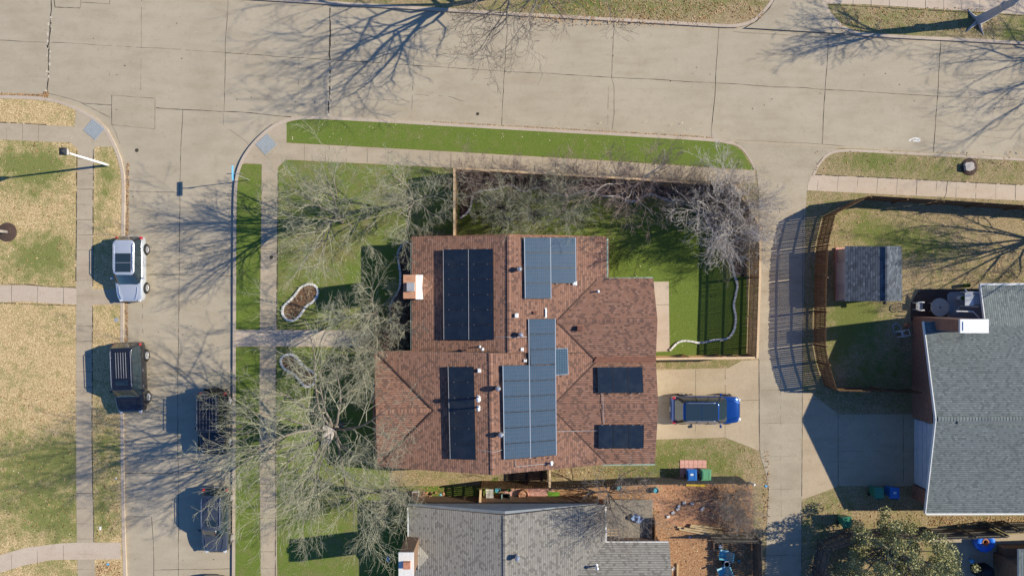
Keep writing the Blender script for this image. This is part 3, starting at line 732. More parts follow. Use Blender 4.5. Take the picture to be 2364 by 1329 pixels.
M['pv_blue'] = glassmat('blue_solar_glass', (.045, .082, .12), .2, True, (.14, .11, .105), (.13, .26))
M['pv_poly'] = glassmat('blue_grey_solar_glass', (.045, .085, .12), .3, True, (.2, .26, .3), (.16, .16))
M['pv_frame'] = paint('black_anodised_frame', (.015, .016, .02), .4, .2)
M['pv_alu'] = paint('aluminium_frame', (.6, .66, .7), .35, .1, .4)
def pv_array(name, label, pl, cells, lift, mg, mf, alu=()):
    """cells: list of quads in photo px on roof plane pl"""
    c0 = pl(*cells[0][0]); root = empty(name, c0, 0, label, 'solar array', 'solar arrays on the red brown roof')
    a, b, c = pl(1100, 800), pl(1200, 800), pl(1100, 900)
    nr = (c - a).cross(b - a).normalized()
    if nr.z < 0: nr = -nr
    for q in cells:
        P = []
        for (x, y) in q:                       # the pixel seen at the raised height
            p = pl(x, y); k = 1 - lift * 1.0 / (H - p.z)
            P.append(Vector((p.x * k, p.y * k, p.z)) + nr * lift)
        cen = sum(P, Vector()) / 4; P = [cen + (p - cen) * .994 for p in P]
        fr = MB(); dn = nr * -.035
        inn = [p + ((P[(i + 1) % 4] - p).normalized() + (P[i - 1] - p).normalized()) * .028 for i, p in enumerate(P)]
        lo_ = [p + dn for p in P]; rec = [p - nr * .004 for p in inn]
        fr.add(P + inn + lo_ + rec, [(i, (i + 1) % 4, 4 + (i + 1) % 4, 4 + i) for i in range(4)] + [(i, 8 + i, 8 + (i + 1) % 4, (i + 1) % 4) for i in range(4)] + [(4 + i, 4 + (i + 1) % 4, 12 + (i + 1) % 4, 12 + i) for i in range(4)] + [(8, 11, 10, 9)])
        fo = rel(fr.build('solar_panel', mf, root), root)
        me = bpy.data.meshes.new('glass'); me.from_pydata([tuple(p) for p in rec], [], [(0, 1, 2, 3)])
        e1 = (rec[1] - rec[0]); e2 = (rec[3] - rec[0]); uv = me.uv_layers.new(name='uv')
        for li, u in enumerate(((0, 0), (e1.length, 0), (e1.length, e2.length), (0, e2.length))): uv.data[li].uv = u
        me.materials.append(mg); me.update()
        if me.polygons[0].normal.z < 0: me.flip_normals()
        g = bpy.data.objects.new('glass', me); col.objects.link(g); g.parent = fo
        for k in (.2, .75):
            mb = MB(); p = P[0].lerp(P[1], k); mb.box(p - nr * .02, (.045, .035, .06)); mb.build('panel_clamp', M['chrome'], fo)
    for (ax, ay), (bx, by) in alu:
        st = MB(); ends = []
        for (x, y) in ((ax, ay), (bx, by)):
            p = pl(x, y); k = 1 - lift / (H - p.z); ends.append(Vector((p.x * k, p.y * k, p.z)) + nr * (lift + .003))
        dk = mg == M['pv_black']; st.bar(ends[0], ends[1], .028 if dk else .05, .02); rel(st.build('edge_strip', M['grey_metal'] if dk else M['pv_alu'], root), root)
    for q in cells[::2]:
        for k in (.25, .75):
            for yy in (q[0][1], q[3][1]):
                p = pl(q[0][0] * (1 - k) + q[1][0] * k, yy); mb.box(p + nr * (lift / 2 + .0), (.05, .05, lift * .9))
    rel(mb.build('mounting_feet', M['grey_metal'], root), root)
    return root
def grid(x_top, x_bot, y_left, y_right):
    """x positions along the top and bottom, row y positions at left and right edges"""
    out = []
    n = len(x_top) - 1; m_ = len(y_left) - 1
    y0, y1 = y_left[0], y_left[-1]
    def pt(i, j):
        yl = y_left[j]; yr = y_right[j]; t = (yl - y0) / (y1 - y0)
        x = x_top[i] * (1 - t) + x_bot[i] * t
        u = i / n
        return (x, yl * (1 - u) + yr * u)
    for i in range(n):
        for j in range(m_): out.append([pt(i, j), pt(i + 1, j), pt(i + 1, j + 1), pt(i, j + 1)])
    return out
rows = lambda a, b, n: [a + (b - a) * k / n for k in range(n + 1)]
pv_array('solar_array', 'large matte black solar array, two columns of six panels, on the west roof slope', P_NW, grid([1025, 1083, 1140], [1026.5, 1084, 1142], rows(575.5, 784, 6), rows(574, 785, 6)), .19, M['pv_black'], M['pv_frame'], [((1025, 575.5), (1026.5, 784)), ((1083, 575), (1084, 784.5))])
pv_array('solar_array', 'narrow matte black solar array, one column of six, on the west roof slope', P_SW, grid([1036, 1095.5], [1041, 1100], rows(846, 1059, 6), rows(846, 1061, 6)), .19, M['pv_black'], M['pv_frame'], [((1036, 846), (1041, 1059))])
y3 = rows(548, 689.5, 4)
pv_array('solar_array', 'blue solar array with a stepped corner at the north roof edge', P_NE, grid([1208.5, 1269], [1211, 1270.5], y3, [y - .5 for y in y3]) + grid([1269.5, 1327], [1270, 1328], y3[:4], [y - .5 for y in y3[:4]]), .17, M['pv_blue'], M['pv_frame'], [((1209, 549), (1211, 689)), ((1269, 548), (1270.5, 689)), ((1327, 548), (1328, 652))])
y4 = rows(843, 1061, 6)
cells4 = [q for q in grid([1159, 1220.5], [1163, 1223.5], y4, [y - 1 for y in rows(843, 1057, 6)])] + [q for q in grid([1219, 1280.5], [1223, 1282.5], rows(736, 843, 3)[:], rows(735, 840, 3))] + [q for q in grid([1220, 1280.8], [1224, 1283], rows(843.5, 1056, 6), rows(841, 1050, 6))]
c4n = [q for q in cells4 if q[0][1] < 812]; c4s = [q for q in cells4 if q[0][1] >= 812]
P_E4 = plane(P_SE(1281, 1050), P_SE(1160, 1060), P_SE(1160, 843))
def P_MID(px, py): return P_E4(px, py) + Vector((0, 0, max(0, min(.55, (835 - py) / 60)) if False else 0))
P_E4b = plane(P_SE(1160, 843) + Vector((0, 0, .04)), P_SE(1281, 1050) + Vector((0, 0, .04)), P_SE(1281, 736) + Vector((0, 0, .09)))
pv_array('solar_array', 'long blue solar array stepping wider towards the south, east of the ridge', P_E4b, cells4, .17, M['pv_blue'], M['pv_frame'], [((1159.5, 843), (1163, 1060)), ((1219, 736), (1220.5, 843)), ((1220.5, 843), (1223.5, 1058)), ((1280.5, 735), (1281, 841)), ((1281, 841), (1283, 1050))])
pv_array('small_solar_array', 'single blue grey solar panel with a visible cell grid beside the long blue array', plane(P_E4b(1280, 803), P_SE(1312, 803) + Vector((0, 0, .25)), P_E4b(1280, 866)), [[(1281.5, 804), (1310.5, 803), (1312, 864), (1282, 866)]], .14, M['pv_poly'], M['pv_alu'])
pv_array('solar_array', 'black solar array of three panels on the north slope above the blue car', P_BN, grid([1379, 1414, 1449, 1483], [1381, 1416, 1451, 1486], [848.5, 909], [848, 908]), .17, M['pv_black'], M['pv_frame'])
pv_array('solar_array', 'black solar array of three panels on the south slope near the garage corner', P_BS, grid([1382, 1416.5, 1452, 1487], [1381.5, 1416, 1451.5, 1486], [979, 1033], [979, 1033.5]), .17, M['pv_black'], M['pv_frame'])

# conduits, vents and pipes, parts of the roof
def conduit(pts, parent=None):
    mb = MB(); mb.tube(pts, .017, 6)
    return rel(mb.build('conduit', M['grey_metal'], parent or roof), house)
up = lambda p, h=.06: p + Vector((0, 0, h))
conduit([up(P_NW(1143, 778)), up(P_NW(1172, 777.5)), up(P_NE(1182, 778), .08), up(P_NE(1216, 777))])
conduit([up(P_SW(1101, 1038)), up(P_SW(1134, 1041.5)), up(P_SE(1142, 1042)), up(P_SE(1160, 1037))])
conduit([up(P_SE(1283, 995)), up(P_BS(1335, 994), .1), up(P_BS(1380, 993))])
conduit([up(P_BN(1391, 910)), up(P_BN(1392, 935), .1), up(P_BS(1392, 950), .08), up(P_BS(1394, 979))])
conduit([up(P_SE(1189, 1061)), up(P_SE(1189, 1072)), up(P_SE(1192, 1076)), up(P_SE(1264, 1069))])
def turbine(p, root, parent, r=.19, m=None, mc=None):
    """whirlybird vent: neck, finned ball"""
    mb = MB(); mb.tube([p - Vector((0, 0, .1)), p + Vector((0, 0, .28))], .13, 12)
    o = rel(mb.build('turbine_vent', M['grey_metal'], parent), root)
    b = MB(); n = 16; c = p + Vector((0, 0, .42))
    prof = [(-.19, .45), (-.12, .8), (0, 1), (.1, .92), (.17, .6), (.2, .12)]
    for k in range(n):
        t = 2 * math.pi * k / n; vs = []
        for (z, q) in prof:
            vs.append(c + Vector((math.cos(t) * r * q, math.sin(t) * r * q, z)))
            vs.append(c + Vector((math.cos(t + .5) * r * q * .86, math.sin(t + .5) * r * q * .86, z)))
        b.add(vs, [(2 * i, 2 * i + 1, 2 * i + 3, 2 * i + 2) for i in range(len(prof) - 1)])
    b.lathe(c, [(.02, -.19), (r * .72, -.05), (r * .72, .08), (.02, .19)], 12)
    b.lathe(c + Vector((0, 0, .19)), [(.07, 0), (.05, .02)], 10)
    rel(b.build('vent_head', m or M['chrome'], o), root)
for (x, y, pl) in ((1199, 621, P_NE), (1202, 771, P_NE), (1150, 894, P_SE), (1156, 1000, P_SE)): turbine(pl(x, y), house, roof)
def boxvent(p, root, parent, s=(.28, .28, .16), m=None):
    mb = MB(); mb.box(p + Vector((0, 0, s[2] / 2)), s); mb.box(p + Vector((0, 0, .01)), (s[0] * 1.35, s[1] * 1.35, .02))
    rel(mb.build('box_vent', m or M['flash'], parent, bevel=.015), root)
def pipe(p, root, parent, h=.4, r=.05, capr=0.0, m=None):
    mb = MB(); mb.tube([p - Vector((0, 0, .15)), p + Vector((0, 0, h))], r, 10)
    mb.lathe(p - Vector((0, 0, .02)), [(r * 2.6, 0), (r * 1.2, .06)], 12)
    if capr: mb.lathe(p + Vector((0, 0, h)), [(capr, -.03), (capr, .04), (capr * .25, .11)], 14)
    rel(mb.build('vent_pipe', m or M['flash'], parent), root)
brn = mottled('brown_vent_metal', (.14, .06, .045), (.2, .09, .06), 6, .6, .1)
boxvent(P_NE(1192, 728), house, roof, (.2, .22, .28)); boxvent(P_NE(1234, 722), house, roof, (.2, .18, .14), brn); boxvent(P_NE(1205, 806), house, roof, (.17, .17, .12)); boxvent(P_SE(1212, 832), house, roof, (.17, .15, .12))
boxvent(P_AS(1338, 757), house, roof, (.34, .3, .22), brn); boxvent(P_SW(1107, 855), house, roof, (.2, .2, .22)); boxvent(P_NE(1326, 654), house, roof, (.26, .2, .18))
boxvent(P_NE(1260, 722), house, roof, (.1, .5, .1))
pipe(P_AN(1381, 673), house, roof, .35, .045); pipe(P_SW(1106, 917), house, roof, .95, .07, .15); pipe(P_SW(1106, 939), house, roof, .85, .06, .12)
pipe(P_SW(1114, 806), house, roof, .3, .04); pipe(P_NW(1108, 800), house, roof, .22, .04); pipe(P_SE(1272, 1068), house, roof, .3, .06, .11)

# ---- the grey house at the right
h2c = G(2250, 960, KZ)
h2 = empty('gabled_house', h2c, 0, 'house with slate grey roof, brick wall and white gable facing the alley', 'house')
rr = Roof()
zr = 4.25
rr.slope([W(2133, 742, 2.6), W(2800, 742, 2.6), W(2800, 966, zr), W(2161, 967, zr)])
rr.slope([W(2137, 1184, 2.6), W(2800, 1184, 2.6), W(2800, 966, zr), W(2161, 967, zr)])
rr.slope([W(2272, 735, 2.58), W(2262, 657, 2.1), W(2800, 654, 2.1), W(2800, 752, 2.68), W(2274, 752, 2.68)])
ridge_cap(rr, [W(2166, 967, zr + .01), W(2790, 966, zr + .01)])
roof2 = rel(rr.build('roof', M['sh_slate'], M['white'], h2), h2)
mb = MB(); mb.bar(W(2211, 972, zr - .02), W(2790, 971, zr - .02), .32, .05); rel(mb.build('ridge_vent', mottled('ridge_vent_shingle', (.10, .115, .12), (.15, .165, .17), 9, .9, .2), roof2), h2)
for a, b in ((W(2137, 1185.5, 2.52), W(2700, 1184, 2.52)), (W(2262, 656, 2.05), W(2700, 653, 2.05))):
    mb = MB(); mb.bar(a, b, .13, .12); rel(mb.build('gutter', M['white'], h2), h2)
mb = MB(); wallbox(mb, 2104, 741, 2112, 962, 2.4); wallbox(mb, 2104, 1117, 2112, 1148, 2.4); wallbox(mb, 2290, 680, 2900, 741, 2.0)
wallbox(mb, 2112.2, 741, 2900, 1148, 2.42)
rel(mb.build('wall', M['brick'], h2), h2)
mb = MB(); gable_end(mb, G(2106, 741, 2.42), G(2106, 1150, 2.42), G(2106, 941, 4.0), .2); wallbox(mb, 2106, 962.3, 2112, 1116.7, 2.41, 2.2)
rel(mb.build('gable_siding', M['siding'], h2), h2)
mb = MB(); mb.box(G(2111, 1039.5, 1.15), (.1, 4.6, 2.06))
for k in range(4): mb.box(G(2109, 1039.5, .3 + k * .52), (.04, 4.55, .46))
rel(mb.build('garage_door', M['siding'], h2), h2)
# bargeboards
mb = MB(); mb.bar(W(2131, 742, 2.58), W(2159, 967, zr - .04), .06, .2); mb.bar(W(2159, 967, zr - .04), W(2135, 1184, 2.58), .06, .2)
mb.bar(W(2262, 657, 2.05), W(2272, 735, 2.5), .06, .16); rel(mb.build('bargeboard', M['white'], h2), h2)
mb = MB(); box_top(mb, 2219, 738, 2281, 767, 5.3, KZ); chm = rel(mb.build('chimney', M['brick'], h2), h2)
# the brick part of the chimney breast steps down to the west
mb = MB(); a = G(2134, 737, 0); b = G(2128, 759, 0)
mb.prism([(G(2132, 0).x, G(0, 737).y), (G(2170, 0).x, G(0, 737).y), (G(2170, 0).x, G(0, 757).y), (G(2132, 0).x, G(0, 757).y)], KZ, 3.3)
rel(mb.build('chimney_breast', M['brick_tan'], chm), h2)
mb = MB(); box_top(mb, 2217, 736.5, 2283, 768.5, 5.46, 5.3); box_top(mb, 2224, 742, 2276, 763, 5.5, 5.46); rel(mb.build('chimney_cap', M['flash'], chm), h2)

# ---- the brown grey house at the bottom
h3c = G(1200, 1330, KZ)
h3 = empty('hip_gable_house', h3c, 0, 'house with brown grey shingle roof and brick chimney at the bottom edge', 'house')
rr = Roof(); z3 = 4.25
rr.slope([W(944, 1168, 2.5), W(948, 1900, 2.5), W(1171, 1930, z3), W(1165, 1189, z3)])
rr.slope([W(1397, 1163, 2.5), W(1400, 1900, 2.5), W(1171, 1930, z3), W(1165, 1189, z3)])
rr.slope([W(1310, 1252, 2.5), W(1545, 1252, 2.5), W(1558, 1420, 3.6), W(1250, 1420, 3.6)])
rr.slope([W(1310, 1590, 2.5), W(1545, 1590, 2.5), W(1558, 1420, 3.6), W(1250, 1420, 3.6)])
ridge_cap(rr, [W(1165.5, 1190, z3 + .01), W(1170, 1925, z3 + .01)])
roof3 = rel(rr.build('roof', M['sh_grey'], M['brick_brown'], h3), h3)
for a, b in ((W(942, 1170, 2.44), W(943, 1252, 2.44)), (W(1397, 1250.5, 2.42), W(1543, 1250.5, 2.42)), (W(1398.5, 1166, 2.42), W(1399, 1249, 2.42))):
    mb = MB(); mb.bar(a, b, .11, .1); rel(mb.build('gutter', M['white'], h3), h3)
mb = MB(); wallbox(mb, 968, 1143, 1378, 1850, 2.34); wallbox(mb, 1378.2, 1235, 1515, 1560, 2.34); rel(mb.build('wall', M['brick_brown'], h3), h3)
mb = MB(); gable_end(mb, G(955, 1144, 2.34), G(1380, 1144, 2.34), G(1167, 1144, 3.95), .2, 'y')
rel(mb.build('gable_siding', M['siding_shade'], h3), h3)
mb = MB(); a = G(950, 1208); b = G(979, 1258)
mb.prism([(a.x, a.y), (b.x, a.y), (b.x, b.y), (a.x, b.y)], KZ, 5.25); chm3 = rel(mb.build('chimney', M['brick_brown'], h3), h3)
mb = MB(); a = G(949, 1207); b = G(980, 1259); mb.prism([(a.x, a.y), (b.x, a.y), (b.x, b.y), (a.x, b.y)], 5.25, 5.37); rel(mb.build('chimney_crown', M['edging'], chm3), h3)
mb = MB(); mb.box(G(967, 1231, 5.52), (.42, .42, .3)); rel(mb.build('flue', M['terracotta'], chm3), h3)
c2 = Roof(); c2.slope([W(964, 1254, 2.75), W(964, 1284, 3.3), W(990, 1284, 2.95)], .1); c2.slope([W(964, 1316, 2.75), W(964, 1284, 3.3), W(990, 1284, 2.95)], .1)
rel(c2.build('cricket', M['sh_grey'], M['sh_grey'], chm3), h3)
P3E = plane(W(1397, 1163, 2.5), W(1400, 1900, 2.5), W(1165, 1189, z3))
turbine(P3E(1194, 1282), h3, roof3); pipe(plane(W(1310, 1252, 2.5), W(1545, 1252, 2.5), W(1558, 1420, 3.6))(1377, 1305), h3, roof3, .45, .05, .1)

# ---- the garden shed
sh = empty('garden_shed', G(1995, 635, KZ), 0, 'small shed with dark grey shingles standing in the right hand back yard', 'shed')
rr = Roof(); rr.slope([W(1952, 568, 2.0), W(1952, 695, 2.0), W(2048, 695, 2.95), W(2048, 568, 2.95)], .08); rr.slope([W(2082, 568, 1.95), W(2083, 695, 1.95), W(2048, 695, 2.95), W(2048, 568, 2.95)], .08)
ridge_cap(rr, [W(2048, 569, 2.96), W(2048, 694, 2.96)], .12)
rel(rr.build('roof', M['sh_dark'], M['white'], sh), sh)
mb = MB(); wallbox(mb, 1930, 576, 2040, 690, 1.9)
rel(mb.build('wall', M['siding'], sh), sh)
mb = MB(); gable_end(mb, G(1932, 577, 1.9), G(2040, 577, 1.9), G(1998, 577, 2.75), .08, 'y'); gable_end(mb, G(1932, 689, 1.9), G(2040, 689, 1.9), G(1998, 689, 2.75), .08, 'y')
rel(mb.build('gable', M['siding'], sh), sh)
mb = MB(); a = G(1926, 572); b = G(2046, 694); mb.prism([(a.x, a.y), (b.x, a.y), (b.x, b.y), (a.x, b.y)], KZ, KZ + .14); rel(mb.build('base', M['paver'], sh), sh)
mb = MB(); mb.box(G(1928.5, 632, 1.0), (.06, 1.5, 1.7)); rel(mb.build('door', M['white'], sh), sh)

# ---- brick corner of the house at the bottom right
h4 = empty('brick_house', G(2400, 1330, KZ), 0, 'brick house with a pale grey roof edge in the bottom right corner', 'house')
mb = MB(); wallbox(mb, 2298, 1254, 2298 + 200, 1272, .9); wallbox(mb, 2290, 1272.2, 2900, 1700, 2.45); rel(mb.build('wall', M['brick_brown'], h4), h4)
rr = Roof(); rr.slope([W(2352, 1268, 2.6), W(2352, 1900, 2.6), W(2700, 1900, 3.9), W(2700, 1268, 3.9)]); rel(rr.build('roof', M['sh_slate'], M['white'], h4), h4)

# ------------------------------------------------------------ fences
def fence(label, tops, h, m, mcap=None, side=1, post_gap=2.4, board=.112, gap=.026, cap=False, skip_posts=False):
    """tops: photo px of the fence's top line; h: height; side: +1 rails to the left of the line"""
    P = [W(x, y, h + KZ) for x, y in tops]
    c = P[len(P) // 2].copy(); c.z = KZ
    root = empty('wooden_fence', c, 0, label, 'fence')
    pk = MB(); rails = [MB() for _ in range(3)]; posts = []; cp = MB()
    for a, b in zip(P[:-1], P[1:]):
        d = b - a; L = d.length; d /= L; n = Vector((-d.y, d.x, 0)) * side
        k = int(L / (board + gap)); q = d.to_track_quat('X', 'Z').to_matrix()
        for i in range(k):
            c0 = a + d * ((i + .5) * (board + gap) + rb.uniform(-.005, .005)); hh = h + rb.uniform(-.035, .03)
            pk.box((c0.x, c0.y, KZ + .04 + hh / 2), (board, .018, hh), M=q @ Matrix.Rotation(rb.uniform(-.009, .009), 3, 'Y'))
        for r_, z in zip(rails, (.3, h * .52, h - .25)):
            A = Vector((a.x, a.y, KZ + z)) + n * .035; B = Vector((b.x, b.y, KZ + z)) + n * .035
            r_.bar(A, B, .045, .09)
        kk = max(1, round(L / post_gap))
        for i in range(kk + 1):
            if i == kk and not (b - P[-1]).length < 1e-4: continue
            posts.append(a + d * (L * i / kk) + n * .09)
        if cap: cp.bar(Vector((a.x, a.y, KZ + h + .06)) + n * .03, Vector((b.x, b.y, KZ + h + .06)) + n * .03, .15, .035)
    rel(pk.build('pickets', m, root), root)
    for r_ in rails: rel(r_.build('rail', mcap or m, root), root)
    if not skip_posts:
        for p in posts:
            mb = MB(); mb.box((p.x, p.y, KZ + (h + .02) / 2), (.09, .09, h + .02)); rel(mb.build('post', mcap or m, root), root)
    if cap: rel(cp.build('cap_board', M['wood_cap'], root), root)
    return root
wn, wo, wg = M['wood_new'], M['wood_old'], M['wood_grey']
fence('tan wooden fence along the street side of the back lawn', [(1056, 388), (1400, 408), (1697, 428)], 2.0, wn, side=-1, cap=True)
fence('tan wooden fence with pale cap along the alley side of the back lawn', [(1697, 428), (1737, 490), (1756, 524), (1755, 640), (1749, 826)], 2.05, wn, side=-1, cap=True, gap=.028)
fence('tan wooden fence between the back lawn and the driveway', [(1749, 826), (1514, 829)], 2.0, wn, side=-1, cap=True)
fence('short tan wooden fence between front lawn and back lawn', [(1050, 389), (1050, 545)], 2.0, wn, side=-1, cap=True)
fence('long curved dark brown fence between the alley and the shed yard', [(2008, 452), (1929, 493), (1912, 565), (1908, 640), (1906, 800), (1914, 843), (1932, 899)], 1.9, wo, side=1, gap=.028)
fence('brown fence along the sidewalk behind the shed yard', [(2012, 452), (2180, 462), (2364, 474), (2600, 489)], 1.95, wo, side=-1)
fence('brown fence closing the south side of the shed yard', [(1936, 902), (2040, 904), (2128, 909)], 1.8, wo, side=1)
fence('weathered fence with vertical boards facing the middle house side yard', [(1110, 1126), (1268, 1127)], 1.8, M['wood_old'], side=-1)
fence('long grey weathered fence behind the two recycling bins', [(1272, 1128), (1400, 1123), (1490, 1118), (1727, 1115)], 1.8, wg, side=-1)
fence('short fence wing joining the middle house to the yard fence', [(1268, 1084), (1268, 1125)], 1.8, wn, side=1, cap=True, skip_posts=True)
fence('short fence with pale cap at the white bench', [(1109, 1127), (1107, 1169)], 1.5, wn, side=1, cap=True, skip_posts=True)
fence('grey brown fence along the alley at the bottom of the picture', [(1758, 1253), (1760, 1330), (1762, 1500)], 1.9, wg, side=1)
fence('grey fence closing the brush corner of the bottom yard', [(1650, 1251), (1755, 1252)], 1.8, wg, side=1, skip_posts=True)
fence('grey fence with curved rails around the evergreen tree', [(1905, 1500), (1903, 1335), (1918, 1272), (1985, 1247), (2080, 1244), (2176, 1244)], 1.95, wg, side=1)
fence('grey fence panels with visible rails above the bottom right patio', [(2178, 1244), (2255, 1242), (2329, 1240)], 2.1, wg, side=1, gap=.006, post_gap=2.9)
fence('grey board fence behind the bottom right patio', [(2322, 1229), (2364, 1228), (2700, 1224)], 2.0, wg, side=1, gap=.006)
# ------------------------------------------------------------ bare trees
def gen_branches(seed, h, spread, trunk_r, limbs=6, nums=(7, 6, 5), fork=.28, up=.35, minr=.008, wig=.16, lean=(0, 0), tl=(.3, .85)):
    """returns chains (points, radii, level) of a leafless tree of height h"""
    rg = random.Random(seed); chains = []
    def chain(p, d, L, r0, r1, lv, n):
        pts = [p.copy()]; rs = [r0]; dd = d.copy()
        for i in range(n):
            dd = (dd + Vector((rg.gauss(0, wig), rg.gauss(0, wig), rg.gauss(0, wig * .7) + up * .12)) * (1 if lv else .35)).normalized()
            p = p + dd * (L / n); pts.append(p.copy()); rs.append(r0 + (r1 - r0) * (i + 1) / n)
        chains.append((pts, rs, lv)); return pts, rs, dd
    def side_dir(d, ang):
        a = d.orthogonal().normalized(); a.rotate(Matrix.Rotation(rg.uniform(0, 6.283), 3, d))
        return (d * math.cos(ang) + a * math.sin(ang)).normalized()
    def grow(pts, rs, lv, L):
        if lv >= 1 + len(nums): return
        k = nums[lv - 1]
        for i in range(k):
            t = .22 + .76 * (i + rg.random() * .8) / k
            x = t * (len(pts) - 1); j = min(int(x), len(pts) - 2); u = x - j
            p = pts[j].lerp(pts[j + 1], u); d = (pts[j + 1] - pts[j]).normalized(); r = rs[j] + (rs[j + 1] - rs[j]) * u
            nd = side_dir(d, rg.uniform(.45, .95)); nd.z += up * .25; nd.normalize()
            l2 = L * rg.uniform(.38, .62) * (1.15 - .5 * t)
            r0 = max(minr, min(r * .62, r)); n = 4 if lv < 3 else 3
            q, s_, _ = chain(p, nd, l2, r0, max(minr * .7, r0 * .3), lv + 1, n)
            grow(q, s_, lv + 1, l2)
    th = h * fork
    tp, tr, td = chain(Vector((0, 0, 0)), Vector((lean[0], lean[1], 1)).normalized(), th, trunk_r, trunk_r * .75, 0, 4)
    for i in range(limbs):
        az = 6.283 * (i + rg.uniform(-.25, .25)) / limbs
        tilt = rg.uniform(*tl) if i else .12
        d = Vector((math.cos(az) * math.sin(tilt), math.sin(az) * math.sin(tilt), math.cos(tilt)))
        reach = (h - th) if tilt < .3 else min(spread / max(.35, math.sin(tilt)), (h - th) / max(.3, math.cos(tilt))) * rg.uniform(.85, 1.05)
        st = tp[-1] if i % 2 else tp[-1].lerp(tp[-2], rg.random())
        q, s_, _ = chain(st, d, reach, trunk_r * .5, minr * 1.3, 1, 7)
        grow(q, s_, 1, reach)
    return chains
def tubes_mesh(name, chains, mats):
    V = []; F = []
    for pts, rs, lv in chains:
        n = 8 if lv == 0 else (6 if lv == 1 else (4 if lv == 2 else 3)); b = len(V)
        d = (pts[-1] - pts[0]).normalized(); a = d.orthogonal().normalized(); c = d.cross(a)
        for i, p in enumerate(pts):
            for k in range(n):
                t = 6.28318 * k / n; v = p + (a * math.cos(t) + c * math.sin(t)) * rs[i]; V.append((v.x, v.y, v.z))
        for i in range(len(pts) - 1):
            for k in range(n):
                k2 = (k + 1) % n; F.append((b + i * n + k, b + i * n + k2, b + (i + 1) * n + k2, b + (i + 1) * n + k))
    me = bpy.data.meshes.new(name); me.from_pydata(V, [], F); me.update()
    me.polygons.foreach_set('use_smooth', [True] * len(F)); me.materials.append(mats); return me
PROTO = {}
def proto(key, mt, mw, **kw):
    ch = gen_branches(**kw)
    PROTO[key] = (tubes_mesh('trunk', [c for c in ch if c[2] <= 1], mt), tubes_mesh('crown', [c for c in ch if c[2] > 1], mw), kw['h'])
proto('oak', M['bark'], M['twig'], seed=4, h=12.5, spread=5.2, trunk_r=.22, limbs=14, nums=(10, 8, 5), fork=.2, up=.5, minr=.007)
proto('elm', M['bark'], M['twig'], seed=8, h=9.0, spread=3.5, trunk_r=.17, limbs=10, nums=(8, 7, 5), fork=.22, minr=.0075)
proto('ash', M['bark'], M['twig'], seed=15, h=8.0, spread=3.1, trunk_r=.14, limbs=10, nums=(8, 7, 5), fork=.22, minr=.007)
proto('street', M['bark'], M['twig_dark'], seed=23, h=13, spread=6, trunk_r=.22, limbs=9, nums=(8, 6, 5), fork=.28, minr=.009, wig=.26, tl=(.4, 1.1))
proto('myrtle', M['bark_pale'], M['twig_red'], seed=31, h=6.0, spread=2.6, trunk_r=.08, limbs=9, nums=(7, 6, 4), fork=.07, up=.6, minr=.008)
proto('corner', M['bark_pale'], M['bark_pale'], seed=37, h=9.5, spread=4.6, trunk_r=.14, limbs=11, nums=(8, 6, 3), fork=.16, minr=.0125)
proto('cornerb', M['bark'], M['twig_dark'], seed=39, h=7, spread=3.6, trunk_r=.1, limbs=12, nums=(8, 7, 5), fork=.08, minr=.009)
proto('shrub', M['twig'], M['twig_red'], seed=41, h=1.7, spread=1.1, trunk_r=.03, limbs=12, nums=(7, 5, 3), fork=.05, up=.3, minr=.006)
proto('brush', M['bark'], M['twig_dark'], seed=43, h=4.5, spread=2.7, trunk_r=.07, limbs=11, nums=(8, 6, 4), fork=.12, minr=.006)
M['twig_mid'] = mottled('grey_brown_twigs', (.16, .135, .12), (.34, .30, .265), 5, .9, 0)
def tree(key, name, px, py, scale, rz, label, cat='tree', group=None, sq=1.0, crown_m=None, tilt=(0, 0)):
    tm, cm, h = PROTO[key]
    t = empty(name, G(px, py, KZ - .02), rz, label, cat, group); t.scale = (scale, scale, scale * sq)
    t.rotation_euler = (tilt[0], tilt[1], rz)
    for nm, me in (('trunk', tm), ('crown', cm)):
        o = bpy.data.objects.new(nm, me); col.objects.link(o); o.parent = t
        if crown_m and nm == 'crown':
            me2 = me.copy(); me2.materials.clear(); me2.materials.append(crown_m); o.data = me2
    return t
gF, gB, gS, gM = 'bare trees in the front lawn', 'bare trees behind the back fence', 'street trees', 'bare shrubs along the house'
oak = tree('oak', 'bare_tree', 790, 978, .97, 1.1, 'largest bare tree, its crown spreading over the lower front lawn, walk and parked cars', group=gF)
tree('elm', 'bare_tree', 790, 512, .92, .3, 'wide bare tree over the upper front lawn nearest the corner walk', group=gF)
tree('ash', 'bare_tree', 962, 470, .88, 1.3, 'bare tree on the front lawn close to the short tan fence', group=gF)
tree('ash', 'bare_tree', 872, 722, .8, 2.6, 'bare tree between the upper kidney bed and the house wall', group=gF)
tree('ash', 'bare_tree', 840, 842, .68, 4.4, 'bare tree beside the lower kidney bed at the house corner', group=gF)
tree('ash', 'bare_tree', 915, 1128, .72, 5.4, 'bare tree at the west end of the grey shingled house', group=gF)
# cut limb stubs on the oak, pale discs
mb = MB()
for dx, dy, z, r in ((-.3, -.2, 4.6, .26), (.55, .3, 4.4, .18), (.2, .1, 4.8, .15)): mb.tube([(0, 0, 2.6), (dx * .6, dy * .6, 3.6), (dx, dy, z)], [.2, r * .9, r], 10)
o = mb.build('pruned_stub', M['bark_pale'], oak)
